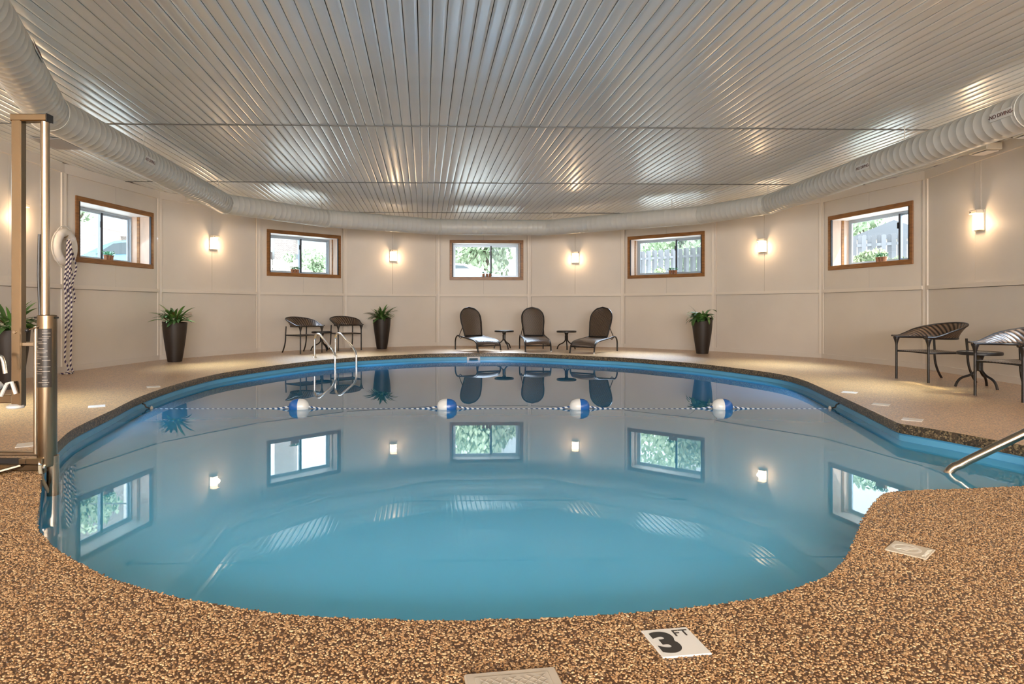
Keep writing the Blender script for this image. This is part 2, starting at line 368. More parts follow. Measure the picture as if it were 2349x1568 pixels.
for i in range(NP):
    A, t, n, L = panel(i); w = walls[SIDE[i]]; Z = Vector((0, 0, 1)); th = -n * .021
    MB().obox(A + t * .060, t * (L - .12), th, Z * (RAIL - .040)).obj('lower_panel', M_wall, w)
    z0, z1 = RAIL + .002, ZC
    half = [(.060, L / 2 - .0025), (L / 2 + .0025, L - .060)]
    if i in WIN:
        c = win_c(i); a, b = c - OW / 2 + TR / 2, c + OW / 2 - TR / 2
        for q, (x0, x1) in enumerate(half):
            mb = MB(); xa, xb = (x0, a) if q == 0 else (b, x1)
            mb.obox(A + t * xa + Z * z0, t * (xb - xa), th, Z * (z1 - z0))
            xa, xb = (a, x1) if q == 0 else (x0, b)
            mb.obox(A + t * xa + Z * z0, t * (xb - xa), th, Z * (ZB + TR / 2 - z0)); mb.obox(A + t * xa + Z * (ZT - TR / 2), t * (xb - xa), th, Z * (z1 - ZT + TR / 2))
            mb.obj('upper_panel', M_wall, w)
    else:
        for x0, x1 in half: MB().obox(A + t * x0 + Z * z0, t * (x1 - x0), th, Z * (z1 - z0)).obj('upper_panel', M_wall, w)
    MB().obox(A + t * .05 + Z * (RAIL - .032), t * (L - .1), n * .045, Z * .064).obj('chair_rail', M_batten, w)
    mb = MB(); mb.obox(A + Z * .09, t * .055, n * .026, Z * (ZC - .09))
    A2, t2, n2, L2 = panel((i - 1) % NP); mb.obox(A + Z * .09 - t2 * .055, t2 * .055, n2 * .026, Z * (ZC - .09)); mb.obj('batten', M_batten, w)
    MB().obox(A + Z * 3.15, t * L, n * .035, Z * .15).obj('crown_board', M_batten, w)
    MB().obox(A, t * L, n * .022, Z * .092).obj('board', M_wall, base[SIDE[i]])

# ---- pool outline (deck edge), read clockwise from the near left
near = [(100, 1060), (91, 1105), (88, 1150), (82.5, 1190), (87, 1217), (105, 1239), (130, 1261), (170, 1286), (203, 1304), (254, 1328), (308, 1344), (362, 1360.5), (435, 1377), (507, 1388), (616, 1406), (725, 1415), (860, 1421),
        (1000, 1423), (1115, 1422), (1287, 1417), (1459, 1405.6), (1574, 1395), (1689, 1381), (1775, 1366.5), (1850, 1340.7), (1907, 1317.7), (1947.6, 1272), (1964, 1235), (1979, 1196), (1995, 1167.6)]
corner_near = [(2013, 1146), (2030, 1132), (2052, 1128)]
alcove = [(2110, 1124.5), (2238, 1120), (2349, 1115)]
far = [(2349, 1021), (2279, 1008), (2174, 989), (2064, 971)]
far2 = [(2056, 968), (1998.6, 941), (1951, 919), (1887, 890), (1842, 871), (1791, 858), (1711, 846.5), (1600, 833.5), (1510, 826), (1430, 820), (1301, 814), (1203, 810), (1118, 809), (980, 811), (900, 814.5), (810, 819.5), (722, 827), (640, 836.5), (573, 845.5), (494.5, 858), (410, 879), (324, 908), (255.5, 941), (204, 965), (162, 987), (131, 1014)]
pts = spline([fl(*p) for p in near], 3) + spline([fl(*p) for p in corner_near], 3) + [fl(*p) for p in alcove]
pts += [Vector((3.75, 3.76, 0)), Vector((4.05, 3.84, 0)), Vector((4.05, 4.1, 0))] + [fl(*p) for p in far] + spline([fl(*p) for p in far2], 4) + [Vector((-3.08, 4.6, 0))]
POOL = [Vector((p.x, p.y, 0)) for p in pts]
def ccw(p): return sum(p[i].x * p[(i + 1) % len(p)].y - p[(i + 1) % len(p)].x * p[i].y for i in range(len(p))) > 0
if not ccw(POOL): POOL.reverse()
def inset(P, d):
    out = []; n = len(P)
    for i in range(n):
        e = (P[(i + 1) % n] - P[i - 1]); e.normalize(); out.append(P[i] + Vector((-e.y, e.x, 0)) * d)
    return out
def inside(p, P):
    c = False; n = len(P)
    for i in range(n):
        a, b = P[i], P[(i + 1) % n]
        if (a.y > p.y) != (b.y > p.y) and p.x < (b.x - a.x) * (p.y - a.y) / (b.y - a.y) + a.x: c = not c
    return c
WL = -.15
OUT = inset(list(reversed(CN)), -.1)
floor = MB().poly(OUT, [POOL]).obj('floor', M_deck, kind='structure')
def band(rings, zs, name, m, parent=None, kind=None, smooth=True):
    vs = []; fs = []; n = len(rings[0])
    for r, z in zip(rings, zs): vs += [Vector((p.x, p.y, z(p) if callable(z) else z)) for p in r]
    for j in range(len(rings) - 1):
        for i in range(n):
            k = (i + 1) % n; fs.append((j * n + i, (j + 1) * n + i, (j + 1) * n + k, j * n + k))
    return MB().add(vs, fs).obj(name, m, parent, smooth, kind)
# coping: rounded aggregate edge under the deck, wetness and shade painted into its darker colour
band([POOL, inset(POOL, .006), inset(POOL, .006), inset(POOL, -.02)], [0.0, -.012, -.083, -.086], 'trim_1', M_coping, kind='structure')
deep = lambda p: -1.0 - .05 * max(0, p.y - 2)
LINE = inset(POOL, -.012)
basin = band([LINE, inset(POOL, 0.0), LINE, LINE, inset(POOL, .10), inset(POOL, .22)], [-.08, -.088, -.10, lambda p: deep(p) + .22, lambda p: deep(p) + .06, deep], 'pool_basin', M_liner, kind='structure')
mbf = MB(); mbf.poly(inset(POOL, .20)); mbf.v = [(x, y, deep(Vector((x, y, 0))) - .001) for x, y, z in mbf.v]; mbf.obj('pool_floor', M_liner, basin)
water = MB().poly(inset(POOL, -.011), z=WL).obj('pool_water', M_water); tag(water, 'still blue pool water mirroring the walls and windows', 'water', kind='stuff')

# ---- ceiling: backing plus linear metal slats in rows
ceil = MB().poly(OUT, z=ZC + .06, flip=True).obj('ceiling', M_ceil, kind='structure')
SD = Vector(((975 - PX) / F, 1, 0)).normalized(); SX = Vector((SD.y, -SD.x, 0)); PITCH = .1145; GAP = .0065
rows = [-7.9, -6.57, -2.9, .77, 4.43, 8.09, 11.75, 15.41, 18.2]
def slat_mesh(l, seed, m=14):
    rnd = random.Random(seed); w = (PITCH - GAP) / 2; rows_ = []
    prof = [(-w, .020), (-w, .0012), (-w + .002, 0), (-w * .5, -.0012), (0, -.0016), (w * .5, -.0012), (w - .002, 0), (w, .0012), (w, .020)]
    ph = [rnd.uniform(0, 6.28) for _ in range(6)]; am = rnd.uniform(.0008, .0022); tw = rnd.uniform(-.012, .012)
    for i in range(m + 1):
        y = l * i / m; dz = am * math.sin(ph[0] + y * 2.1) + am * .7 * math.sin(ph[1] + y * 4.3); dx = .0012 * math.sin(ph[2] + y * 1.7); tl = tw + .012 * math.sin(ph[3] + y * 1.5)
        rows_.append([Vector((x + dx, y, z + dz + x * tl)) for x, z in prof])
    return MB().grid([r[::-1] for r in rows_])
CORNERS = CN
def clip(k, y0, y1):                        # visible stretch of slat line k between two row depths
    x = k * PITCH; base_ = SX * x - SD * (.05 * x); st = None; en = None; step = .06; y = y0
    while y <= y1 + 1e-6:
        if inside(base_ + SD * y, CORNERS):
            if st is None: st = y
            en = y
        y += step
    return (st, en) if st is not None and en - st > .15 else None
FULL = {}
stuff = MB(); n_obj = 0
order = [4, 5, 3, 6, 7, 2, 1, 0]
for ri in order:
    y0, y1 = rows[ri] + .014, rows[ri + 1] - .014
    ks = sorted(range(-75, 76), key=abs)
    for k in ks:
        cl = clip(k, y0, y1)
        if not cl: continue
        a, b = cl; l = b - a; single = ri in (4, 5) or (ri == 6 and abs(k) < 29)
        if single and n_obj < 298:
            key = (round(l, 1) if l < y1 - y0 - .1 else 'full', random.randrange(8))
            if key not in FULL: FULL[key] = slat_mesh(l if key[0] != 'full' else y1 - y0, hash(key[1]) + int(l * 10)).mesh('ceiling_slat', M_slat, True)
            p = SX * (k * PITCH) + SD * (-.05 * k * PITCH + a if key[0] != 'full' else -.05 * k * PITCH + y0)
            o = link('ceiling_slat', FULL[key], ceil, None, None, (p.x, p.y, ZC + random.uniform(-.0015, .0015))); o.rotation_euler = (0, R(random.uniform(-.45, .45)), math.atan2(SD.y, SD.x) - PI / 2); n_obj += 1
        else:
            s = slat_mesh(l, k * 13 + ri, 10); M = Matrix.Translation(SX * (k * PITCH) + SD * (a - .05 * k * PITCH) + Vector((0, 0, ZC))) @ Matrix.Rotation(math.atan2(SD.y, SD.x) - PI / 2, 4, 'Z') @ Matrix.Rotation(R(random.uniform(-.45, .45)), 4, 'Y')
            stuff.add([M @ Vector(p) for p in s.v], s.f)
stuff.obj('ceiling_slats_beyond', M_slat, ceil, True, 'stuff')
for y in rows[3:8]:                         # dark joint strips with a bright lower lip
    c = SD * y; SJ = SX - SD * .05
    MB().obox(c - SJ * 7.9 - SD * .005 + Vector((0, 0, ZC - .012)), SJ * 15.8, SD * .010, Vector((0, 0, .03))).obj('joint_strip', M_joint, ceil)

# ---- windows
def window(n, i, side_x, screen):
    A, t, nn, L = panel(i); c = win_c(i)
    r = link('window_%d' % n, None, None, 'structure', None, A + t * c, math.atan2(t.y, t.x))
    def b(name, x0, x1, y0, y1, z0, z1, m, par=r, label=None, bev=0.0):   # local: x along the wall, y outward, z up
        return MB().box(((x0 + x1) / 2, (y0 + y1) / 2, (z0 + z1) / 2), (x1 - x0, y1 - y0, z1 - z0), bev=bev).obj(name, m, par, label=label)
    h = OW / 2; g = TR
    b('casing_board', -h, h, -.024, .0, ZT - g, ZT, M_wood, bev=.004); b('casing_board', -h, h, -.024, 0, ZB, ZB + g, M_wood, bev=.004)
    b('casing_board', -h, -h + g, -.022, 0, ZB + g, ZT - g, M_wood, bev=.004); b('casing_board', h - g, h, -.022, 0, ZB + g, ZT - g, M_wood, bev=.004)
    xi, zi0, zi1 = h - g, ZB + g, ZT - g
    for sx in (-1, 1):
        lo, hi = sorted((sx * xi, sx * (xi + .02)))
        b('jamb_edge', lo - (.006 if sx > 0 else 0), hi + (.006 if sx < 0 else 0), -.022, .012, zi0, zi1, M_dark)
        b('jamb_board', lo, hi, .012, .215, zi0, zi1, M_jamb); b('jamb_board', lo, hi, .265, RD, zi0, zi1, M_jamb)
        b('jamb_stop', lo - (.014 if sx > 0 else 0), hi + (.014 if sx < 0 else 0), .215, .265, zi0, zi1, M_wood)
    b('head_board', -xi - .02, xi + .02, 0, RD, zi1, zi1 + .02, M_white); b('sill_board', -xi - .02, xi + .02, 0, RD, zi0 - .02, zi0, M_white)
    fy0, fy1 = RD - .07, RD; k = .035
    b('frame_rail', -xi, xi, fy0, fy1, zi1 - k, zi1, M_alu); b('frame_rail', -xi, xi, fy0, fy1, zi0, zi0 + k, M_alu)
    b('frame_stile', -xi, -xi + k, fy0, fy1, zi0 + k, zi1 - k, M_alu); b('frame_stile', xi - k, xi, fy0, fy1, zi0 + k, zi1 - k, M_alu)
    mx = side_x; e = .04
    for (a, d, y) in ((-xi + k, mx + e / 2, fy0 + .006), (mx - e / 2, xi - k, fy0 + .036)):
        s = MB(); z0, z1 = zi0 + k, zi1 - k
        s.box(((a + a + e) / 2, y + .012, (z0 + z1) / 2), (e, .024, z1 - z0)); s.box(((d + d - e) / 2, y + .012, (z0 + z1) / 2), (e, .024, z1 - z0))
        s.box(((a + d) / 2, y + .012, z0 + .016), (d - a - 2 * e, .024, .032)); s.box(((a + d) / 2, y + .012, z1 - .016), (d - a - 2 * e, .024, .032))
        so_ = s.obj('sash', M_alu, r)
        MB().box(((a + d) / 2, y + .012, (z0 + z1) / 2), (d - a - 2 * e, .004, z1 - z0 - .064)).obj('pane', M_pane, so_)
    b('meeting_gasket', mx - .004, mx + .034, fy0 - .003, fy0 + .006, zi0 + k, zi1 - k, M_dark)
    b('latch', mx - .03, mx - .012, fy0 - .012, fy0 + .006, zi1 - .30, zi1 - .19, M_black)
    if screen: b('insect_screen', mx + e, xi - k, RD - .006, RD - .004, zi0 + k, zi1 - k, M_screen)
    return r, Matrix.Translation(A + t * c) @ Matrix.Rotation(math.atan2(t.y, t.x), 4, 'Z'), zi0
WINM = {}
for n, (i, mx, sc) in enumerate(((3, .09, False), (5, .08, False), (7, .13, True), (9, .13, True), (11, .30, False), (1, 0, False), (13, 0, False))): WINM[n + 1] = window(n + 1, i, mx, sc)

# ================================================================== THINGS: duct and ceiling fixtures
dd = lambda u, v: Vector(((u - PX) * (F * 1.914 / (v - HY) * -1) / F, F * 1.914 / (HY - v), 2.93))
DP = [Vector((-2.2, 2.0, 2.93)), dd(110, 256), dd(515, 467), dd(748, 501), dd(1008, 520.5), dd(1255, 522), dd(1607, 493), dd(1765, 468), Vector((5.40, 6.2, 2.93)), Vector((5.3, 2.0, 2.93))]
DR = .185
duct = thing('ceiling_duct', 'long pale grey spiral air duct hung under the slatted ceiling', 'air duct', (0, 0, 0))
for j in range(len(DP) - 1):
    P0, P1 = DP[j], DP[j + 1]; d = (P1 - P0); L = d.length; d.normalize(); s = Vector((d.y, -d.x, 0)); up = Vector((0, 0, 1))
    def miter(p, q):                         # plane normal between this leg and its neighbour
        return (d + (q - p).normalized()).normalized() if q is not None else d
    n0 = (d + (P0 - DP[j - 1]).normalized()).normalized() if j else d
    n1 = (d + (DP[j + 2] - P1).normalized()).normalized() if j < len(DP) - 2 else d
    vs = []; fs = []; NS = 40; stations = []; x = 0.0; sp = .118
    stations.append((0.0, DR)); x = sp * .5
    while x < L - .03: stations += [(x - .004, DR), (x - .001, DR + .0011), (x + .001, DR + .0011), (x + .004, DR)]; x += sp
    stations.append((L, DR))
    for (x, r) in stations:
        for k in range(NS):
            a = 2 * PI * k / NS; off = s * math.cos(a) * r + up * math.sin(a) * r
            lo = -off.dot(n0) / d.dot(n0); hi = L - off.dot(n1) / d.dot(n1)
            xx = x if 0 < x < L else (lo if x == 0 else hi)
            xx = max(lo, min(hi, xx)); vs.append(P0 + d * xx + off)
    for q in range(len(stations) - 1):
        for k in range(NS): l = (k + 1) % NS; fs.append((q * NS + k, (q + 1) * NS + k, (q + 1) * NS + l, q * NS + l))
    MB().add(vs, fs).obj('duct_section', M_duct, duct, True)
    if 0 < j:
        ring = [P0 + (s * math.cos(2 * PI * k / 40) + up * math.sin(2 * PI * k / 40)) * (DR + .002) for k in range(40)]
        ring = [p - d * ((p - P0).dot(n0) / d.dot(n0)) for p in ring]
        MB().tube(ring, .006, 6, closed=True).obj('elbow_seam', M_duct, duct, True)
for u, leg in ((330, 1), (501, 1), (737, 2), (1268, 5), (1541, 5), (1764, 6), (2075, 7)):
    P0, P1 = DP[leg], DP[leg + 1]; k = (u - PX) / F; e = P1 - P0; q = (k * P0.y - P0.x) / (e.x - k * e.y); p = P0 + e * min(max(q, .02), .98)
    MB().tube([(p.x, p.y, 2.93 + DR - .004), (p.x, p.y, ZC + .055)], .006, 6).obj('hanger_rod', M_duct, duct)
def text_mesh(body, size, name, m, parent, M, bold=0.0, extr=.0008, label=None):
    cu = bpy.data.curves.new(name, 'FONT'); cu.body = body; cu.size = size; cu.align_x = 'CENTER'; cu.align_y = 'CENTER'; cu.extrude = extr; cu.offset = bold
    tmp = bpy.data.objects.new(name, cu); COL.objects.link(tmp); dg = bpy.context.evaluated_depsgraph_get(); dg.update()
    me = bpy.data.meshes.new_from_object(tmp.evaluated_get(dg)); bpy.data.objects.remove(tmp); me.transform(M); me.materials.clear(); me.materials.append(m)
    me.name = name; return link(name, me, parent, None, label)
for u, leg, up_, lab in ((310, 1, .25, 'small NO DIVING sign stuck on the duct left of the windows, nearer the lift'), (2011, 7, .10, 'small NO DIVING sign stuck on the right leg of the duct, whole in view'), (2340, 7, .02, 'small NO DIVING sign on the right leg of the duct, cut by the picture edge'), (20, 0, -.25, 'small NO DIVING sign on the duct overhead above the lift mast')):
    P0, P1 = DP[leg], DP[leg + 1]; k = (u - PX) / F; e = (P1 - P0); q = (k * P0.y - P0.x) / (e.x - k * e.y); p = P0 + e * q; d = e.normalized(); s = Vector((d.y, -d.x, 0))
    if s.dot(Vector((0, 9, 0)) - Vector((p.x, p.y, 0))) < 0: s = -s
    a = -up_; nrm = (s * math.cos(a) + Vector((0, 0, 1)) * math.sin(a)).normalized(); xa = d if d.cross(Vector((0, 0, 1))).dot(s) > 0 else -d
    ya = nrm.cross(xa); M = Matrix((xa, ya, nrm)).transposed().to_4x4(); M.translation = p + nrm * (DR + .006)
    sg = thing('no_diving_sign', lab, 'sign', group='NO DIVING signs on the duct')
    MB().box((0, 0, 0), (.27, .085, .004), M).obj('sign_plate', M_signplate, sg)
    text_mesh('-NO DIVING-', .052, 'lettering', M_signink, sg, M @ Matrix.Translation((0, 0, .003)), .0006)
# cream boxes at the top of the wall, grey ceiling plate
for (p, sz, lab) in ((at(446, 466, 12.9), (.30, .2, .12), 'cream box high on the wall behind the duct, left of the windows'), (Vector((7.12, 8.95, 3.24)), (.34, .22, .10), 'cream box under the ceiling at the right, behind the duct, whole in view'), (Vector((6.98, 8.05, 3.24)), (.34, .22, .10), 'cream box under the ceiling at the far right picture edge')):
    bx = thing('ceiling_box', lab, 'box', (p.x, p.y, 3.235), math.atan2(p.y - 9, p.x), 'cream boxes under the ceiling')
    MB().box((0, 0, 0), (sz[1], sz[0], sz[2]), bev=.012).obj('housing', M_cream, bx); MB().box((0, 0, -.062), (sz[1] * .8, sz[0] * .8, .008), bev=.003).obj('cover', M_white, bx)
pl = thing('ceiling_plate', 'flat grey access plate on the ceiling at left beneath the duct', 'ceiling plate', (-5.75, 8.9, ZC - .012), .1)
MB().box((0, 0, 0), (.42, .62, .012), bev=.003).obj('plate', mat('grey_plate', (.33, .33, .33), .5), pl); MB().box((0, 0, -.007), (.36, .56, .004)).obj('inner_panel', mat('grey_plate_inner', (.28, .28, .29), .5), pl)

# ---- wall lamps
def lamp(u, v, i, lab):
    A, t, n, L = panel(i); s = ray_s(i, u); p = A + t * s; z = H + (HY - v) * p.y / F
    o = thing('wall_lamp', lab, 'wall lamp', (p.x, p.y, z), math.atan2(t.y, t.x), 'wall lamps between the windows')
    # local: x along wall, -y into the room
    MB().box((0, -.008, -.005), (.20, .016, .31), bev=.004).obj('back_plate', M_cream, o)
    MB().box((0, -.062, .122), (.18, .092, .055), bev=.008).obj('cap', M_cream, o)
    prof = [Vector((x, -.016 - .075 * math.cos(x / .09 * PI / 2) ** .5 if abs(x) < .0899 else -.016, 0)) for x in [-.09 + .18 * k / 12 for k in range(13)]]
    def shade(z0, z1, m, nm):
        g = MB().grid([[q + Vector((0, 0, zz)) for q in prof] for zz in (z0, z1)]); k = len(prof)
        g.add([q + Vector((0, 0, z0)) for q in prof], [tuple(range(k))]); g.add([q + Vector((0, 0, z1)) for q in prof], [tuple(range(k))[::-1]]); return g.obj(nm, m, o)
    shade(-.135, .04, M_glow, 'glass_shade'); shade(.04, .094, M_glow2, 'glass_shade_top')
    MB().box((0, -.04, -.143), (.15, .06, .010), bev=.003).obj('bottom_bracket', M_cream, o)
    bl = bpy.data.lights.new('lamp_bulb', 'POINT'); bl.energy = 10; bl.color = (1, .66, .38); bl.shadow_soft_size = .05
    bo = bpy.data.objects.new('lamp_bulb', bl); COL.objects.link(bo); bo.parent = o; bo.location = (0, -.14, -.06)
    MB().box((-.05, -.109, .118), (.03, .004, .008)).obj('screw_slot', M_black, o)
    MB().tube([(.02, -.006, .15), (.02, -.006, ZC - z - .14)], .003, 6).obj('wire', M_batten, o)
    return o
lamp(42, 490, 2, 'lit wall lamp behind the steel lift mast, far left')
lamp(489, 556, 4, 'lit wall lamp between the leftmost window and the second window')
lamp(902, 586, 6, 'lit wall lamp left of the middle window above the second planter')
lamp(1320, 590, 8, 'lit wall lamp right of the middle window above the loungers')
lamp(1750, 563, 10, 'lit wall lamp between the fourth window and the rightmost window')
lamp(2249, 505, 12, 'lit wall lamp right of the rightmost window, largest in view')
for i in (0, 14, 16, 18, 21, 23):
    A, t, n, L = panel(i); p = A + t * L / 2
    l = bpy.data.lights.new('lamp_out_of_view', 'POINT'); l.energy = 45; l.color = (1, .66, .36); l.shadow_soft_size = .1
    lo = bpy.data.objects.new('lamp_out_of_view', l); COL.objects.link(lo); lo.location = p + n * .25 + Vector((0, 0, 2.3))

# ---- planters with leafy plants
def leaf_mesh(l, w, curl, seed, name='leaf', m=None):
    rnd = random.Random(seed); rows_ = []; n = 7; tw = rnd.uniform(-.5, .5)
    a = 0.0; y = z = 0.0
    for i in range(n + 1):
        t = i / n; ww = w * (math.sin(PI * min(1, t * .86 + .10)) ** .8) if i < n else .001
        fold = .25 * ww; x0 = tw * l * .12 * t * t
        rows_.append([Vector((x0 - ww, y, z + fold)), Vector((x0, y, z)), Vector((x0 + ww, y, z + fold))])
        a = curl * t * 1.4; y += l / n * math.cos(a); z -= l / n * math.sin(a)
    return MB().grid(rows_).mesh(name, m or M_leaf, True)
LEAF = [leaf_mesh(.34, .026, .9, 1), leaf_mesh(.30, .030, 1.3, 2), leaf_mesh(.38, .024, .7, 3), leaf_mesh(.26, .034, 1.0, 4)]
DROOP = [leaf_mesh(.36, .046, 1.5, 5), leaf_mesh(.42, .040, 1.7, 6), leaf_mesh(.28, .050, 1.2, 7)]
TIP = leaf_mesh(.28, .022, .5, 8, 'leaf', M_leaf_t); FLW = leaf_mesh(.10, .026, 1.2, 9, 'flower', M_flower)
def planter(loc, rz, lab, seed, droop=False, slant=.035, hh=.75, n=72):
    rnd = random.Random(seed)
    o = thing('potted_plant', lab, 'potted plant', loc, rz, 'tall brown planters along the wall')
    prof = [(.118, 0), (.128, .004), (.132, .03), (.150, .14), (.172, .29), (.193, .44), (.209, .58), (.219, hh - .03, .85), (.222, hh - .004, 1), (.219, hh, 1), (.212, hh, 1), (.206, hh - .03, .85), (.196, hh - .10, .4)]
    MB().lathe(prof, n=40, slant=slant, caps=False).add([(.118 * math.cos(k * PI / 12), .118 * math.sin(k * PI / 12), 0) for k in range(24)], [tuple(range(24))[::-1]]).obj('pot', M_pot, o, True)
    MB().lathe([(.200, hh - .06), (.200, hh - .045)], n=24).obj('soil', M_soil, o)
    for k in range(n):
        az = rnd.uniform(0, 2 * PI) if not droop else rnd.choice([rnd.uniform(0, 2 * PI), rnd.gauss(PI, .7), rnd.gauss(PI, .5)])
        me = (DROOP if droop and rnd.random() < .75 else LEAF)[rnd.randrange(3)]
        if not droop and rnd.random() < .10: me = TIP
        el = rnd.uniform(.35, 1.45) if not droop else rnd.uniform(.55, 1.5); r0 = rnd.uniform(.0, .10)
        p = Vector((math.cos(az) * r0, math.sin(az) * r0, hh - .05 + .02 + slant * math.cos(az) * .6 + rnd.uniform(0, .05)))
        q = link('leaf', me, o, None, None, p); q.rotation_euler = (Matrix.Rotation(az - PI / 2, 4, 'Z') @ Matrix.Rotation(el, 4, 'X') @ Matrix.Rotation(rnd.uniform(-.5, .5), 4, 'Y')).to_euler(); s = rnd.uniform(.85, 1.25) * (1 if not droop else 1.0); q.scale = (s, s, s)
    for k in range(7 if not droop else 2):
        az = rnd.uniform(-2.6, -.5) - rz; r0 = rnd.uniform(.05, .16)
        q = link('flower', FLW, o, None, 'small white flower', (math.cos(az) * r0, math.sin(az) * r0, hh + rnd.uniform(.0, .13))); q.rotation_euler = (rnd.uniform(.3, 1.2), rnd.uniform(-.5, .5), rnd.uniform(0, 6.28))
    return o
planter(fl(401, 829), R(170), 'tall brown planter with spiky leaves and white flowers below the leftmost window', 11, slant=.012)
planter(fl(876, 799.5), R(20), 'tall brown planter of spiky leaves beside the pair of tub chairs at left', 12, slant=.03)
planter(fl(1611, 810.5), R(10), 'tall slant-rimmed brown planter with drooping leaves, right of the loungers', 13, droop=True, slant=.055, n=44)
planter(Vector((-5.85, 8.1, 0)), R(60), 'tall brown planter half out of the picture behind the lift, far left', 14, slant=.02)

# ---- seating
def uvgrid(rows_, su=1.0, sv=1.0):
    mb = MB(); mb.grid(rows_); n = len(rows_[0]) - 1; cs = [0.0]
    for j in range(1, n + 1): cs.append(cs[-1] + (rows_[0][j] - rows_[0][j - 1]).length)
    rs = [0.0]
    for i in range(1, len(rows_)): rs.append(rs[-1] + (rows_[i][n // 2] - rows_[i - 1][n // 2]).length)
    for f in range(len(mb.f)):
        i, j = divmod(f, n); mb.uv[f] = [(cs[j] * su, rs[i] * sv), (cs[j + 1] * su, rs[i] * sv), (cs[j + 1] * su, rs[i + 1] * sv), (cs[j] * su, rs[i + 1] * sv)]
    return mb
def solid(o, t):
    m = o.modifiers.new('solidify', 'SOLIDIFY'); m.thickness = t; m.offset = 0; return o
def lounger(loc, rz, lab):
    o = thing('lounge_chair', lab, 'lounge chair', loc, rz, 'woven loungers at the far end of the pool')
    for sx in (-1, 1):
        x = .295 * sx
        path = [(x, .66, 0), (x, .66, .17)] + arc((x, .66, .19), (x, .64, .345), (x, .48, .348), 7) + [(x, .28, .325), (x, 0, .298), (x, -.25, .278)] + arc((x, -.33, .27), (x, -.52, .25), (x, -.565, .14), 7) + [(x, -.60, .0)]
        MB().tube(path, .017, 10).obj('side_rail', M_frame, o, True)
        MB().lathe([(.018, 0), (.02, .002), (.02, .03), (.016, .034)], (x, -.60, 0), 10).obj('foot_cap', M_foot if sx > 0 else M_black, o)
    seatpts = [Vector((0, y, z)) for y, z in ((.26, .322), (.0, .298), (-.25, .280), (-.36, .272), (-.44, .255), (-.50, .222), (-.54, .180), (-.56, .150))]
    sp = spline(seatpts, 3)
    rows_ = [[Vector((-.285 + .57 * k / 14, p.y, p.z + .030 * (1 - (2 * k / 14 - 1) ** 2) * min(1, (i + 1) / 5))) for k in range(15)] for i, p in enumerate(sp)]
    solid(uvgrid(rows_).obj('seat', M_weave, o, True), .014)
    MB().tube([(-.295, -.562, .145), (.295, -.562, .145)], .015, 8).obj('front_bar', M_frame, o, True)
    MB().tube([(-.295, .27, .318), (.295, .27, .318)], .014, 8).obj('hinge_bar', M_frame, o, True)
    # arched back, leaning away
    lean = R(20); bl = .73; B0 = Vector((0, .25, .345)); dirv = Vector((0, math.sin(lean), math.cos(lean))); nrm = Vector((0, -math.cos(lean), math.sin(lean)))
    def bp(x, h, out=0): return B0 + Vector((x, 0, 0)) + dirv * h + nrm * out
    rows_ = []
    for i in range(23):
        h = bl * i / 22; w = .225 + .045 * min(1, h / .35); r = .27; hc = bl - r
        if h > hc: w = max(.004, (r * r - (h - hc) ** 2) ** .5 if h < bl else .004)
        rows_.append([bp(w * (2 * k / 14 - 1), h, -.028 * (1 - (2 * k / 14 - 1) ** 2)) for k in range(15)])
    solid(uvgrid(rows_).obj('backrest', M_weave, o, True), .014)
    edge = [r_[0] for r_ in rows_[:-1]] + [bp(0, bl)] + [r_[-1] for r_ in rows_[-2::-1]]
    MB().tube(edge, .016, 8).obj('back_frame', M_frame, o, True)
    MB().tube([bp(-.225, .0), bp(.225, .0)], .016, 8).obj('back_bar', M_frame, o, True)
    for sx in (-1, 1):
        MB().tube([bp(.255 * sx, .22, -.01), (.285 * sx, .46, .345)], .009, 8).obj('brace', M_frame, o)
        MB().tube([(.285 * sx, .28, .32), (.285 * sx, .38, .285), (.285 * sx, .50, .335)], .009, 8).obj('brace_guide', M_frame, o)
        MB().tube([(.14 * sx, .25, .32), bp(.14 * sx, .02)], .009, 6).obj('hinge', M_frame, o)
    return o
lounger((.10, 15.32, 0), R(26), 'woven brown lounger under the middle window, left of three, turned to the right')
lounger((1.46, 15.38, 0), R(2), 'woven brown lounger between the two round tables, facing the pool straight on')
lounger((2.76, 14.82, 0), R(-36), 'woven brown lounger right of three, its back lit golden, turned to the left')

def side_table(loc, rz, lab):
    o = thing('side_table', lab, 'side table', loc, rz, 'round side tables by the seats')
    MB().lathe([(.205, .418), (.232, .418), (.240, .424), (.240, .452), (.236, .458), (.226, .460), (.222, .456), (.205, .452)], n=40, caps=False).obj('rim', M_frame, o, True)
    MB().lathe([(.224, .446), (.224, .454)], n=40).obj('table_top', M_glass_top, o)
    MB().lathe([(.060, .418), (.050, .405), (.036, .36), (.033, .22), (.0, .20)], n=16).obj('stem', M_frame, o, True)
    for k in range(3):
        a = 2 * PI * k / 3; c, s = math.cos(a), math.sin(a)
        p = [(.030, .34), (.030, .25)] + [(q.x, q.z) for q in arc((.034, 0, .22), (.075, 0, .155), (.15, 0, .135), 4)] + [(q.x, q.z) for q in arc((.18, 0, .12), (.235, 0, .09), (.255, 0, 0), 5)]
        MB().tube([(r * c, r * s, z) for r, z in p], .015, 8).obj('leg', M_frame, o, True)
    return o
side_table((.755, 16.0, 0), R(-70), 'round side table between the left and the middle lounger')
side_table((2.27, 15.75, 0), R(-95), 'round side table between the middle and the right lounger')
side_table((-3.62, 15.30, 0), R(-50), 'round side table between the two tub chairs behind the pool ladder')
side_table((6.47, 8.22, 0), R(-85), 'round side table between the tub chairs at the right')

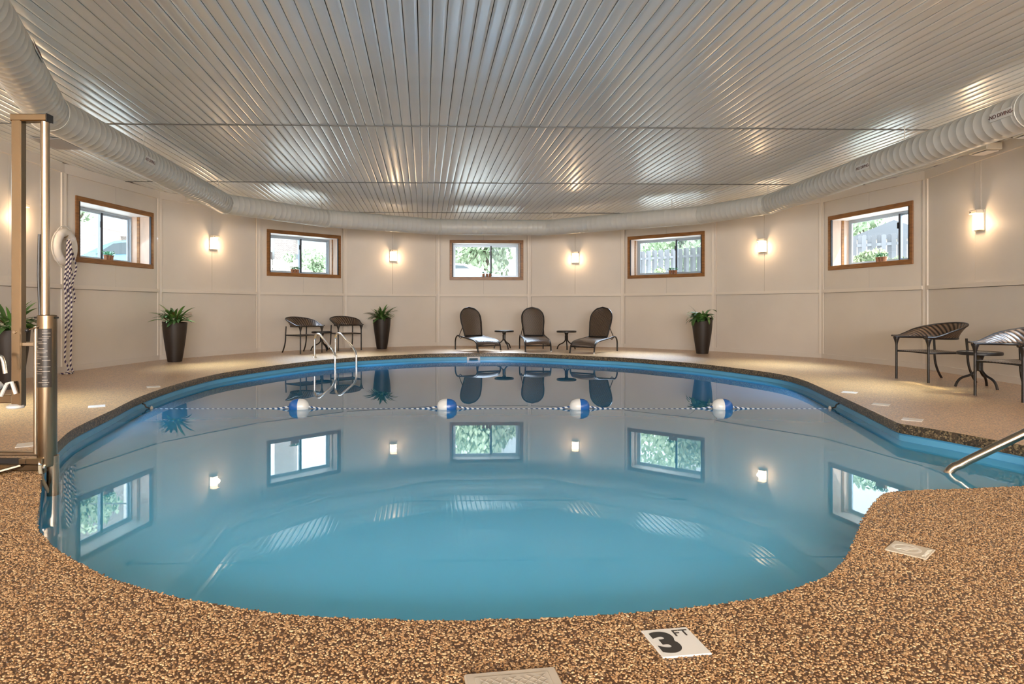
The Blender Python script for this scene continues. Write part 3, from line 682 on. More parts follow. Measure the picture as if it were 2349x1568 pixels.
def tub_chair(loc, rz, lab):
    o = thing('tub_chair', lab, 'chair', loc, rz, 'low woven tub chairs')
    def plan(s):                             # 0..1 around the U from left arm tip to right arm tip
        arm, w = .36, .285
        half = PI * .5 * .30; tot = 2 * arm + 2 * half; x = s * tot
        if x < arm: return Vector((-w, -.36 + x, 0)), Vector((-1, 0, 0))
        if x > arm + 2 * half: return Vector((w, 0 - (x - arm - 2 * half), 0)), Vector((1, 0, 0))
        a = PI - (x - arm) / (2 * half) * PI; return Vector((w * math.cos(a), .32 * math.sin(a), 0)), Vector((math.cos(a), math.sin(a) * .9, 0)).normalized()
    rows_ = []; n = 46
    for j in range(6):
        q = j / 5; row = []
        for i in range(n + 1):
            s = i / n; p, out = plan(s); k = max(0, math.sin(PI * s)); hgt = .015 + .20 * max(0, (k - .18) / .82) ** 1.25; fl_ = .055 + .06 * k
            row.append(p + out * (fl_ * (q if k < .3 else q ** 1.5) - .02) + Vector((0, 0, .592 + .012 * (1 - k) + hgt * q)))
        rows_.append(row)
    solid(uvgrid(rows_).obj('woven_back', M_weave2, o, True), .014)
    MB().tube(rows_[-1], .012, 8).obj('top_rim', M_frame, o, True); MB().tube(rows_[0], .014, 8).obj('lower_rail', M_frame, o, True)
    seat = [[Vector((-.275 + .55 * i / 8, -.31 + .58 * j / 8, .405 - .014 * math.sin(PI * i / 8) * math.sin(PI * j / 8))) for i in range(9)] for j in range(9)]
    solid(uvgrid(seat).obj('seat', M_weave, o, True), .012)
    fr = [(-.28, -.31, .40), (.28, -.31, .40), (.28, .27, .40), (-.28, .27, .40)]
    MB().tube(fr, .013, 8, closed=True).obj('seat_frame', M_frame, o)
    for sx in (-1, 1):
        lg = MB().tube([(.285 * sx, -.315, 0), (.285 * sx, -.315, .56)], .015, 10).obj('leg', M_frame, o, True)
        MB().lathe([(.016, .49), (.018, .51), (.028, .55), (.042, .592), (.040, .602), (.0, .603)], (.285 * sx, -.315, 0), 12).obj('leg_socket', M_frame, lg, True)
        MB().tube([(.272 * sx, .26, .60), (.276 * sx, .275, .42)] + arc((.277 * sx, .275, .34), (.280 * sx, .28, .16), (.285 * sx, .395, 0), 6), .015, 10).obj('leg', M_frame, o, True)
    return o
def face(dx, dy): return math.atan2(dy, dx) + PI / 2      # turns the local -Y front towards (dx, dy)
tub_chair((-3.88, 14.60, 0), face(.76, -.65), 'woven tub chair at left, the one farther from the planter')
tub_chair((-3.12, 15.62, 0), face(.50, -.86), 'woven tub chair at left, the one beside the planter')
tub_chair((6.44, 9.02, 0), face(-.955, -.10), 'woven tub chair at right, whole in view, below the rightmost window')
tub_chair((6.17, 7.22, 0), face(-.985, -.13), 'woven tub chair at right, cut off by the picture edge')

# ---- pool ladder and hand rails
o = thing('pool_ladder', 'polished steel pool ladder with two hooped rails in front of the tub chairs', 'pool ladder', (0, 0, 0))
for dx, dy in ((0, 0), (.345, .365)):
    P = lambda x, y, z: Vector((x + dx, y + dy, z))
    path = [P(-3.26, 13.15, 0), P(-3.26, 13.15, .34)] + arc(P(-3.26, 13.15, .37), P(-3.25, 13.14, .53), P(-3.09, 12.93, .47), 7) + arc(P(-2.80, 12.58, .24), P(-2.70, 12.46, .17), P(-2.69, 12.45, .06), 5) + [P(-2.69, 12.45, -.25), P(-2.69, 12.45, -1.1)]
    MB().tube(path, .024, 12).obj('rail', M_chrome, o, True)
    MB().lathe([(.05, 0), (.05, .008), (.035, .02), (.026, .022)], P(-3.26, 13.15, 0), 16).obj('floor_flange', M_chrome, o, True)
for z in (-.35, -.62, -.89): MB().obox((-2.67, 12.40, z), (.345, .365, 0), (.06, -.05, 0), (0, 0, .03)).obj('tread', M_foot, o)
o = thing('hand_rail', 'bent steel hand rail rising out of the steps alcove at right', 'hand rail', (0, 0, 0))
e0 = at(2172, 1079, 4.56); r1 = at(2349, 994, 4.40)
dv = (r1 - e0); far_ = r1 + dv * 1.6
path = [far_ + Vector((.30, -.05, -.0)), far_ + Vector((.18, -.03, .0))] + arc(far_ + Vector((.1, -.02, .01)), far_ + Vector((.02, 0, .0)), far_ - dv * .12, 5) + [r1, e0 + dv * .26] + arc(e0 + dv * .14 + Vector((.02, 0, .005)), e0 + Vector((-.012, 0, .015)), e0 + Vector((.01, 0, -.08)), 9) + [e0 + Vector((.10, -.02, -.30)), e0 + Vector((.2, -.04, -.5))]
MB().tube(path, .030, 14).obj('rail', M_steel, o, True)
pe = far_ + Vector((.30, -.05, 0)); MB().tube([pe, Vector((pe.x + .02, pe.y, pe.z - .12)), (pe.x + .03, pe.y, 0)], .030, 14).obj('post', M_steel, o, True)

# ---- lane rope with floats
YR = 7.44
xs = []
for i in range(len(POOL)):
    a, b = POOL[i], POOL[(i + 1) % len(POOL)]
    if (a.y > YR) != (b.y > YR): xs.append(a.x + (YR - a.y) / (b.y - a.y) * (b.x - a.x))
xs = [min(xs), max(xs)]
rope = thing('lane_rope', 'thin blue and white twisted rope across the pool surface', 'rope', (0, YR, WL))
FX = [(u - PX) / F * YR for u in (686, 1025.5, 1329.5, 1657)]
ends = [xs[0] + .10] + [x for f in FX for x in (f - .108, f + .108)] + [xs[1] - .08]
for k in range(0, len(ends), 2):
    a, b = ends[k], ends[k + 1]; pts_ = []
    for q in range(41):
        t = q / 40; x = a + (b - a) * t; da = 9 if k == 0 else x - a; db = 9 if k == 8 else b - x
        pts_.append((x, 0, -.0080 + .035 * (math.exp(-da / .13) + math.exp(-db / .13))))
    MB().tube(pts_, .0105, 8, uvs=True).obj('rope_length', M_lane, rope, True)
for k, (x, sg_) in enumerate(((xs[0], 1), (xs[1], -1))):
    MB().tube([(x + sg_ * .002, 0, .06), (x + sg_ * .03, .0, .05), (x + sg_ * .05, 0, .015), (x + sg_ * .10, 0, .004)], .009, 8).obj('hook', M_black, rope, True)
    MB().lathe([(.02, -.03), (.022, -.01), (.014, .02), (.006, .03)], (x + sg_ * .11, 0, .002), 10).obj('rope_clip', M_lid, rope, True)
for k, (x, sw) in enumerate(zip(FX, (1, -1, -1, -1))):
    lab = ['blue and white float with its blue half at the left, leftmost on the rope', 'white and blue float on the rope, second from the left', 'white and blue float on the rope below the right lounger', 'white and blue float nearest the right end of the rope'][k]
    f_ = thing('lane_float', lab, 'float', (x, YR, WL + .028), 0, 'floats on the lane rope')
    for hs, m_ in ((-1, M_floatb if sw > 0 else M_floatw), (1, M_floatw if sw > 0 else M_floatb)):
        prof = [(.088 * (1 - (q / 8) ** 2.6) ** .5 + .0001, .118 * q / 8) for q in range(9)]
        g = MB().lathe(prof, n=24, caps=False); M = Matrix.Rotation(PI / 2 * hs, 4, 'Y'); g.v = [tuple(M @ Vector(p)) for p in g.v]
        g.obj('blue_half' if m_ is M_floatb else 'white_half', m_, f_, True)
# skimmer
sk = thing('pool_skimmer', 'white skimmer faceplate with dark slot in the far pool wall', 'skimmer', (0, 0, 0))
c = at(1083.5, 826.5, 14.43); best = min(range(len(POOL)), key=lambda i: (POOL[i] - Vector((c.x, c.y, 0))).length); tv = (POOL[(best + 1) % len(POOL)] - POOL[best - 1]).normalized()
sk.location = (POOL[best].x, POOL[best].y, -.15); sk.rotation_euler = (0, 0, math.atan2(tv.y, tv.x))
# local +y points into the pool
s_ = 1
for nm, x0, x1, z0, z1 in (('frame_bar', -.15, .15, .035, .065), ('frame_bar', -.15, .15, -.09, -.01), ('frame_bar', -.15, -.10, -.01, .035), ('frame_bar', .10, .15, -.01, .035)):
    MB().box(((x0 + x1) / 2, -.003, (z0 + z1) / 2), (x1 - x0, .03, z1 - z0)).obj(nm, M_white, sk)
MB().box((0, -.012, .012), (.2, .008, .045)).obj('slot', mat('skimmer_slot', (.02, .09, .14), .5), sk)

# ---- life ring and throw rope on the left wall
lr = thing('life_ring', 'white life ring hung on the wall left of the leftmost window', 'life ring', (-6.395, 10.04, 1.965), 0)
ring = [Vector((0, .205 * math.cos(a), .225 * math.sin(a))) for a in [2 * PI * k / 36 for k in range(36)]]
MB().tube(ring, .068, 14, closed=True).obj('ring', M_lifewhite, lr, True)
for k in range(4):
    a = PI / 4 + PI / 2 * k; cpt = Vector((0, .205 * math.cos(a), .225 * math.sin(a))); tdir = Vector((0, -math.sin(a), math.cos(a)))
    MB().tube([cpt - tdir * .03, cpt + tdir * .03], .0715, 14, cap=False).obj('band', M_white, lr, True)
gl = [Vector((.0, (.277 + .028 * abs(math.sin(2 * (a - PI / 4)))) * math.cos(a), (.297 + .03 * abs(math.sin(2 * (a - PI / 4)))) * math.sin(a))) for a in [2 * PI * k / 64 for k in range(64)]]
MB().tube(gl, .008, 8, closed=True).obj('grab_line', M_lifewhite, lr, True)
MB().tube([(-.09, 0, .20), (-.02, 0, .155), (.03, 0, .16), (.05, 0, .19)], .010, 8).obj('wall_hook', M_steel, lr, True)
tr_ = thing('throw_rope', 'white and dark purple striped rope hanging from the life ring to the deck', 'rope', (0, 0, 0))
def RP(u, v, X=-6.285): d = X * F / (u - PX); return Vector((X, d, H + (HY - v) * d / F))
S = [[(158, 549), (154.5, 556), (154, 580), (152.5, 605), (150, 628), (148.5, 650), (151, 690), (151, 730), (150, 790), (149, 825)],
     [(159, 550), (157, 560), (157.5, 590), (156, 625), (155, 650), (157.5, 690), (157, 725), (158.5, 761)],
     [(160, 551), (162, 560), (163, 590), (160, 620), (160, 650), (164, 690), (163.5, 740), (163, 800), (162, 835)],
     [(157, 553), (165, 575), (170, 595), (175, 610), (171, 632), (166, 648), (169, 665), (172, 683), (168.5, 692), (163, 686), (160, 665)],
     [(160, 556), (160, 600), (164, 625), (168, 640), (163, 660), (157, 668), (154, 655), (153, 630)]]
for k, sp_ in enumerate(S):
    P = [RP(u, v, -6.285 + .016 * (k % 3)) for u, v in sp_]
    if k == 0: P += [Vector((-6.27, 9.93, .10)), Vector((-6.26, 9.90, .03)), Vector((-6.27, 9.84, .014)), Vector((-6.30, 9.78, .014))]
    if k == 2: P += [Vector((-6.25, 10.0, .06)), Vector((-6.22, 9.97, .015)), Vector((-6.20, 9.88, .014)), Vector((-6.22, 9.80, .014))]
    MB().tube(spline(P, 5), .0132, 9, uvs=True).obj('strand', M_rope, tr_, True)

# ---- pool lift
D0 = 4.0
lp = lambda u, v, d=D0: at(u, v, d)
lift = thing('pool_lift', 'stainless steel pool access lift at the left edge of the pool', 'pool lift', (0, 0, 0))
cx = lp(108, 900).x; zt = lp(0, 722).z; zc = lp(0, 1052).z
MB().lathe([(.052, zc - .04), (.054, zc - .03), (.054, zt - .004), (.050, zt), (.030, zt + .002)], (cx, D0, 0), 32).obj('mast_sleeve', M_steel_b, lift, True)
MB().lathe([(.034, -1.0), (.034, zc + .02)], (lp(119, 0).x, D0 + .01, 0), 20).obj('lower_post', M_steel, lift, True)
MB().tube([(lp(91, 0).x, D0 - .035, zc + .04), (lp(91, 0).x, D0 - .035, zt - .07)], .013, 12).obj('water_pipe', M_steel, lift, True)
zr = lp(0, 276).z
MB().lathe([(.0255, zt - .02), (.0255, zr)], (lp(103.5, 0).x, D0, 0), 24).obj('piston_rod', M_steel, lift, True)
MB().tube([(lp(94, 0).x, D0 - .01, zt), (lp(93, 0).x, D0 - .02, zt + .25), (lp(95, 0).x, D0 - .02, zt + .5)], .008, 8).obj('cable', M_black, lift, True)
xl, xr = lp(29, 0).x, lp(113, 0).x
MB().box(((xl + xr) / 2, D0, zr + .012), (xr - xl, .06, .045), bev=.006).obj('top_arm', M_steel_b, lift)
MB().box((xr + .002, D0, zr + .012), (.006, .062, .047)).obj('arm_end_cap', M_black, lift)
zs = lp(0, 927).z
MB().box((lp(43, 0).x, D0, (zr + zs) / 2), (.062, .055, zr - zs + .03), bev=.006).obj('seat_tube', M_steel_b, lift)
MB().box((lp(43, 0).x + .02, D0 - .03, lp(0, 806).z), (.02, .006, .22)).obj('splice_plate', M_steel_b, lift)
MB().lathe([(.009, 0), (.009, .008)], (0, 0, 0), 12).obj('bolt', M_steel, lift).matrix_local = Matrix.Translation((lp(41, 0).x, D0 - .027, lp(0, 761).z)) @ Matrix.Rotation(PI / 2, 4, 'X')
x0, x1 = lp(55, 0).x, lp(86, 0).x
MB().box(((x0 + x1) / 2, D0, lp(0, 789).z), (x1 - x0 + .03, .04, .026), bev=.003).obj('stand_off', M_steel, lift)
kn = lp(62, 757.5, D0 - .06); lv = MB().tube([lp(90, 749, D0 - .05), kn], .004, 8).obj('lever', M_steel, lift)
MB().lathe([(.0005, -.0135)] + [(.0135 * math.cos(a), .0135 * math.sin(a)) for a in [-PI / 2 + PI * k / 10 for k in range(1, 10)]] + [(.0005, .0135)], kn, 14).obj('lever_knob', M_black, lv, True)
for u in (83, 130):
    MB().tube([lp(u - 4, 728), lp(u + 4, 728)], .006, 8).obj('pin', M_black, lift)
# instruction label wrapped on the sleeve
def wrap(a0, a1, z0, z1, r, m, nm, par, n=14):
    return MB().grid([[Vector((cx + r * math.sin(a0 + (a1 - a0) * k / n), D0 - r * math.cos(a0 + (a1 - a0) * k / n), z)) for k in range(n + 1)] for z in (z1, z0)]).obj(nm, m, par, True)
zl0, zl1 = lp(0, 886).z, lp(0, 753).z
lb = wrap(R(-55), R(60), zl0, zl1, .0548, M_label, 'instruction_label', lift)
rnd = random.Random(5); z = zl1 - .012
while z > zl0 + .012:
    a0 = rnd.choice((-46, -20, 5)); wrap(R(a0), R(rnd.uniform(a0 + 25, 54)), z - .003, z, .0553, M_labelline, 'print_line', lb, 6); z -= rnd.choice((.011, .014, .02))
# clamp, base arms, anchor, hose
MB().box((lp(95, 0).x, D0 - .055, lp(0, 1052).z), (.10, .03, .036), bev=.004).obj('clamp', M_steel_b, lift)
for v, th_, m_, dy in ((1043, .026, M_steel, .05), (1069, .040, M_steel_b, -.02)):
    MB().box((lp(20, 0).x - .09, D0 + dy, lp(0, v).z), (.62, .045, th_), bev=.004).obj('base_arm', m_, lift)
MB().box((lp(20, 0).x - .12, D0 + .0, lp(0, 1056).z), (.45, .02, .03)).obj('arm_gasket', M_black, lift)
MB().box((lp(64, 0).x, D0 - .03, lp(0, 1054).z), (.045, .05, .032), bev=.004).obj('arm_bracket', M_steel_b, lift)
MB().box((lp(85, 0).x, D0 + .03, lp(0, 1075).z), (.06, .03, .07), bev=.004).obj('mast_bracket', M_steel_b, lift)
MB().box((lp(0, 0).x - .06, D0 - .05, .012), (.26, .16, .024), bev=.004).obj('base_plate', mat('yellow_brass', (.45, .30, .10), .4, metal=.6), lift)
MB().tube([lp(48, 1068, D0 - .05), (lp(22, 0).x, D0 - .10, .02)], .013, 8).obj('base_strut', M_steel, lift)
MB().tube(spline([lp(92, 1058, D0 - .06), lp(92, 1075, D0 - .06), lp(96, 1095, D0 - .05), lp(106, 1118, D0 - .03), lp(117, 1135, D0), lp(121, 1150, D0 + .02)], 4), .011, 10).obj('hose', mat('clear_hose', (.42, .36, .26), .3), lift, True)
MB().lathe([(.012, 0), (.013, .006), (.012, .012)], lp(92, 1066, D0 - .06), 12).obj('hose_nut', M_chrome, lift); MB().lathe([(.009, 0), (.009, .012)], lp(100, 1073, D0 - .06), 12).obj('hose_nut', M_chrome, lift)
# hanging seat: footrest, grip, pan and back (mostly outside the frame)
zb = lp(0, 914).z
MB().box((lp(-20, 0).x, D0, zb), (.28, .05, .05), bev=.004).obj('seat_beam', M_steel_b, lift)
MB().lathe([(.045, 0), (.05, .006), (.047, .018), (.03, .026), (.0, .028)], (lp(38, 0).x, D0 - .01, zs - .022), 20).obj('seat_tube_foot', M_foot, lift, True)
MB().tube([lp(2, 908, D0 - .05), lp(16, 880, D0 - .05), lp(27, 876, D0 - .05), lp(36, 903, D0 - .05)], .011, 8).obj('footrest', M_foot, lift, True)
MB().tube([lp(-40, 818, D0 - .1), lp(-4, 816, D0 - .1), lp(4, 819, D0 - .1), lp(8, 830, D0 - .1), lp(12, 856, D0 - .1)], .012, 10).obj('arm_grip', M_chrome, lift, True)
MB().box((lp(-120, 0).x, D0, zb + .06), (.42, .42, .05), bev=.02).obj('seat_pan', M_foot, lift); MB().box((lp(-195, 0).x, D0, zb + .30), (.05, .42, .46), bev=.02).obj('seat_back', M_foot, lift)

# ---- deck markers and lid
holes = []
def tile(c, rz, sx, sy, lab, m=M_tile, group=None, name='depth_marker'):
    t = thing(name, lab, 'marker tile', (c[0], c[1], 0), rz, group); MB().box((0, 0, .002), (sx, sy, .006), bev=.0015).obj('tile', m, t)
    Mx = Matrix.Rotation(rz, 3, 'Z'); holes.append([Vector((c[0], c[1], 0)) + Mx @ Vector((a * sx * .5, b_ * sy * .5, 0)) for a, b_ in ((-1, -1), (1, -1), (1, 1), (-1, 1))]); return t
t3 = tile((.6112, 1.9498), R(8.6), .152, .157, 'white square tile reading 3 FT in the near deck edge')
text_mesh('3', .152, 'numeral', M_ink, t3, Matrix.Translation((-.028, -.006, .0052)), .0075); text_mesh('FT', .050, 'letters', M_ink, t3, Matrix.Translation((.040, .044, .0052)), .0003)
tn = tile((1.828, 2.694), R(-47.7), .147, .150, 'tan no diving tile in the deck at right, its print worn pale', M_tile2, name='no_diving_tile')
MB().tube([(.048 * math.cos(a) - .012, .048 * math.sin(a), .0052) for a in [2 * PI * k / 32 for k in range(32)]], .006, 6, closed=True, flat=.1).obj('warning_circle', M_faded, tn)
MB().box((-.012, 0, .0050), (.088, .009, .0014), rz=R(45)).obj('warning_bar', M_faded, tn)
MB().box((-.012, 0, .0050), (.03, .05, .0012), rz=R(-20)).obj('diver_figure', M_faded, tn)
text_mesh('NO DIVING', .020, 'letters', M_faded, tn, Matrix.Translation((.058, 0, .0052)) @ Matrix.Rotation(R(-90), 4, 'Z'), .0004)
GT = 'pale tiles set in the deck around the pool'
for (u, v, rz, lab) in ((222, 932, 30, 'pale deck tile left of the pool, beyond the lift mast'), (66, 1020, 30, 'pale deck tile just behind the lift base arms'), (352, 887, 30, 'pale deck tile left of the pool nearest the leftmost planter'), (1949, 900, -40, 'pale deck tile right of the pool, farthest of three'), (2021, 927.5, -40, 'pale deck tile right of the pool, middle of three'), (2093, 962.5, -40, 'pale deck tile right of the pool, nearest of three')):
    p = fl(u, v); q = tile((p.x, p.y), R(rz), .155, .155, lab, group=GT); MB().box((0, 0, .0050), (.05, .09, .001)).obj('worn_print', M_faded, q)
lid = thing('skimmer_lid', 'off-white square plastic skimmer lid at the bottom picture edge', 'lid', (.118, 1.654, 0), R(8.6))
MB().box((0, 0, .007), (.256, .256, .014), bev=.004).obj('lid_frame', M_lid, lid); MB().box((0, 0, .0145), (.205, .205, .003), bev=.001).obj('lid_panel', M_lid, lid)
tdm = MB()
for k in range(-7, 8):
    for sg_ in (-1, 1):
        c0 = k * .026; pts2 = []
        for t in (-.2, .2):
            x, y = t, sg_ * t + c0; pts2.append((x, y))
        # clip to the panel
        def cl(p, q):
            seg = [Vector((p[0] + (q[0] - p[0]) * s / 40, p[1] + (q[1] - p[1]) * s / 40, .0165)) for s in range(41)]; seg = [s for s in seg if abs(s.x) < .092 and abs(s.y) < .092]; return seg
        sgm = cl(*pts2)
        if len(sgm) > 2: tdm.tube([sgm[0], sgm[-1]], .0016, 4, cap=False)
tdm.obj('diamond_tread', mat('tread_line', (.30, .26, .21), .6), lid)
Mx = Matrix.Rotation(R(8.6), 3, 'Z'); holes.append([Vector((.118, 1.654, 0)) + Mx @ Vector((a * .129, b_ * .129, 0)) for a, b_ in ((-1, -1), (1, -1), (1, 1), (-1, 1))])

# ---- loose look of the aggregate: real pebbles on the deck near the eye
def pebble_layer():
    YM = 4.3
    pool_near = [p for p in POOL]
    me_pts = []
    # region: near strip of deck, cut by the pool outline
    bm = bmesh.new(); g = .05
    xs_ = [i * g for i in range(int(-4.2 / g), int(4.4 / g))]; ys_ = [1.25 + j * g for j in range(int((YM - 1.25) / g))]
    inp = inset(POOL, .004); hl = holes
    mbp = MB(); fine = 5
    for x in xs_:
        for y in ys_:
            if abs(x + .06) > .80 * (y + .25) + .1: continue
            c_ = [Vector((x, y, 0)), Vector((x + g, y, 0)), Vector((x + g, y + g, 0)), Vector((x, y + g, 0))]
            ins = [inside(p, inp) for p in c_]
            near_h = any((Vector((x + g / 2, y + g / 2, 0)) - (h_[0] + h_[2]) / 2).length < .26 for h_ in hl)
            if all(ins): continue
            if any(ins) or near_h:
                h2 = g / fine
                for a in range(fine):
                    for b_ in range(fine):
                        q = Vector((x + (a + .5) * h2, y + (b_ + .5) * h2, 0))
                        if inside(q, inp) or any(inside(q, h_) for h_ in hl): continue
                        mbp.add([q + Vector((sx * h2 / 2, sy * h2 / 2, .0005)) for sx, sy in ((-1, -1), (1, -1), (1, 1), (-1, 1))], [(0, 1, 2, 3)])
            else: mbp.add([p + Vector((0, 0, .0005)) for p in c_], [(0, 1, 2, 3)])
    o = mbp.obj('deck_pebbles', M_peb, floor, kind='stuff')
    ng = bpy.data.node_groups.new('pebble_scatter', 'GeometryNodeTree')
    ng.interface.new_socket('Geometry', in_out='INPUT', socket_type='NodeSocketGeometry'); ng.interface.new_socket('Geometry', in_out='OUTPUT', socket_type='NodeSocketGeometry')
    N, L = ng.nodes, ng.links; gi = N.new('NodeGroupInput'); go = N.new('NodeGroupOutput')
    dp = N.new('GeometryNodeDistributePointsOnFaces'); dp.distribute_method = 'RANDOM'; dp.inputs['Density'].default_value = 15500; L.new(gi.outputs[0], dp.inputs['Mesh'])
    ic = N.new('GeometryNodeMeshIcoSphere'); ic.inputs['Radius'].default_value = .0047; ic.inputs['Subdivisions'].default_value = 2
    sm = N.new('GeometryNodeSetShadeSmooth'); L.new(ic.outputs[0], sm.inputs[0]); st = N.new('GeometryNodeSetMaterial'); st.inputs['Material'].default_value = M_peb; L.new(sm.outputs[0], st.inputs[0])
    rr = N.new('FunctionNodeRandomValue'); rr.data_type = 'FLOAT_VECTOR'; rr.inputs[0].default_value = (-.5, -.5, 0); rr.inputs[1].default_value = (.5, .5, 6.28)
    rs = N.new('FunctionNodeRandomValue'); rs.data_type = 'FLOAT_VECTOR'; rs.inputs[0].default_value = (.55, .5, .4); rs.inputs[1].default_value = (1.35, .95, .75); rs.inputs['Seed'].default_value = 3
    ip = N.new('GeometryNodeInstanceOnPoints'); L.new(dp.outputs[0], ip.inputs['Points']); L.new(st.outputs[0], ip.inputs['Instance']); L.new(rr.outputs[0], ip.inputs['Rotation']); L.new(rs.outputs[0], ip.inputs['Scale'])
    sb = N.new('GeometryNodeSetMaterial'); sb.inputs['Material'].default_value = M_resin; L.new(gi.outputs[0], sb.inputs[0])
    jg = N.new('GeometryNodeJoinGeometry'); L.new(sb.outputs[0], jg.inputs[0]); L.new(ip.outputs[0], jg.inputs[0]); L.new(jg.outputs[0], go.inputs[0])
    md = o.modifiers.new('scatter', 'NODES'); md.node_group = ng
pebble_layer()

# ---- small pots on the window sills
def sill_pot(M, x, y, z, lab, seed, s=1.0):
    rnd = random.Random(seed); p = M @ Vector((x, y, z)); o = thing('sill_plant', lab, 'potted plant', p, rnd.uniform(0, 6), 'little potted plants on the sills')
    MB().lathe([(.026 * s, 0), (.034 * s, .075 * s), (.037 * s, .077 * s), (.037 * s, .09 * s), (.031 * s, .09 * s), (.028 * s, .078 * s)], n=16).obj('pot', M_terra, o, True)
    mb = MB()
    for k in range(60):
        a = rnd.uniform(0, 6.28); r = rnd.uniform(0, .06) * s; c = Vector((math.cos(a) * r, math.sin(a) * r, .095 * s + rnd.uniform(0, .05) * s)); d1 = Vector((rnd.uniform(-1, 1), rnd.uniform(-1, 1), rnd.uniform(-.4, .8))).normalized() * .022 * s; d2 = d1.orthogonal().normalized() * .010 * s
        mb.add([c - d2, c + d1 * .5 - d2 * .2, c + d1, c + d2], [(0, 1, 2, 3)])
    mb.tube([(0, 0, .08 * s), (0, 0, .11 * s)], .006, 5)
    mb.obj('sprigs', M_sprig, o)
WN = ('leftmost', 'second', 'middle', 'fourth', 'rightmost')
for n in range(5):
    r_, M, zi = WINM[n + 1]; x0 = (-.09, -.22, .02, .17, .20)[n]; dx = (.072, .072, .078, .072, .078)[n]
    for k, nm in enumerate(('left', 'centre', 'right')):
        x = x0 + (k - 1) * dx + (-.02 if n == 2 and k == 0 else 0)
        sill_pot(M, x, .10, zi, '%s one of three little potted plants on the sill of the %s window' % (nm, WN[n]), n * 10 + k, 1.08)

# ================================================================== OUTSIDE THE WINDOWS (the ground lies higher than the pool deck)
ZG = 1.5
lawn_pts = [Vector((-45, 2, 0)), Vector((-45, 70, 0)), Vector((50, 70, 0)), Vector((50, 2, 0)), Vector((7.35, 2, 0)), ] + [c - panel(i)[2] * .0 for i, c in reversed(list(enumerate(CN[3:14], 3)))] + [Vector((-6.9, 2, 0))]
def push(p):                                # ring just outside the thick wall
    c = Vector((.4, 9.0, 0)); d = (p - c); return p + d.normalized() * .62
ring_ = [push(c) for c in CN[2:14]]
ground = MB().poly([Vector((-45, -12, 0)), Vector((50, -12, 0)), Vector((50, 75, 0)), Vector((-45, 75, 0))], [inset(list(reversed(CN)), -.53)], z=ZG).obj('ground_outside', M_bounce_ground, kind='structure')
def tree(name, lab, loc, r, h, seed, n, m, cat='tree', leaf=.14, trunk=True, squash=.8, group=None, zc=None, zs=.55):
    rnd = random.Random(seed); o = thing(name, lab, cat, (loc[0], loc[1], ZG), 0, group); mb = MB()
    blobs = [(Vector((rnd.gauss(0, .45) * r, rnd.gauss(0, .45) * r, (zc if zc else h * (.42 if trunk else .40)) + rnd.uniform(-.35, .55) * h * zs)), rnd.uniform(.35, .6) * r) for _ in range(9)]
    for k in range(n):
        c, br = blobs[k % 9]; d = Vector((rnd.gauss(0, 1), rnd.gauss(0, 1), rnd.gauss(0, 1))).normalized(); p = c + Vector((d.x, d.y, d.z * squash)) * br * rnd.uniform(.7, 1.05)
        if p.z < .05: p.z = .05 + rnd.random() * .2
        u = (d + Vector((rnd.uniform(-1, 1), rnd.uniform(-1, 1), rnd.uniform(-1, .3)))).normalized(); s, q = basis(u); l = leaf * rnd.uniform(.7, 1.3)
        mb.add([p - s * l * .4, p + q * l * .6, p + s * l * .4, p - q * l * .6], [(0, 1, 2, 3)])
    mb.obj('foliage', m, o, kind='stuff')
    mb = MB(); mb.tube([(0, 0, 0), (.05, .02, h * .3), (0, .05, h * .6)], [r * .07, r * .055, r * .02], 8)
    for _ in range(5):
        c, br = rnd.choice(blobs); mb.tube([(0, .02, h * .3), c], [r * .03, r * .008], 6)
    mb.obj('trunk', M_bark, o)
tree('leafy_tree', 'green tree hanging over the brick building, seen in the leftmost window', (-12.35, 19.3), 1.25, 5.0, 1, 2200, M_tree, zc=2.95, zs=.22)
tree('shrub', 'bluish green shrub by the pale house, seen in the second window', (-5.75, 23.5), .62, 2.5, 2, 1900, M_tree, 'shrub', trunk=False, leaf=.1)
tree('tall_tree', 'dense tree mass behind the white car in the middle window', (.7, 38), 3.0, 7.0, 3, 7000, M_tree, leaf=.26)
tree('leafy_tree', 'green tree over the fence in the fourth window', (10.3, 32), 2.5, 6.5, 5, 5000, M_tree, leaf=.2)
tree('leafy_tree', 'green tree behind the shed roof in the rightmost window', (16.9, 28), 2.3, 6.5, 7, 5000, M_tree, leaf=.2)
tree('shrub', 'pale yellowish shrub low in the fourth window before the fence', (6.1, 21.5), .5, 1.0, 8, 1500, M_bush, 'shrub', leaf=.08, trunk=False)
tree('shrub', 'pale shrub in the right pane of the fourth window', (7.6, 21.4), .5, .9, 9, 1200, M_bush, 'shrub', leaf=.08, trunk=False)
tree('shrub', 'pale wispy shrub low in the rightmost window, left part', (9.55, 15.7), .45, 1.15, 10, 1000, M_bush, 'shrub', leaf=.08, trunk=False)
tree('shrub', 'pale wispy shrub low in the rightmost window, right part', (10.85, 16.7), .55, 1.3, 11, 1300, M_bush, 'shrub', leaf=.08, trunk=False)
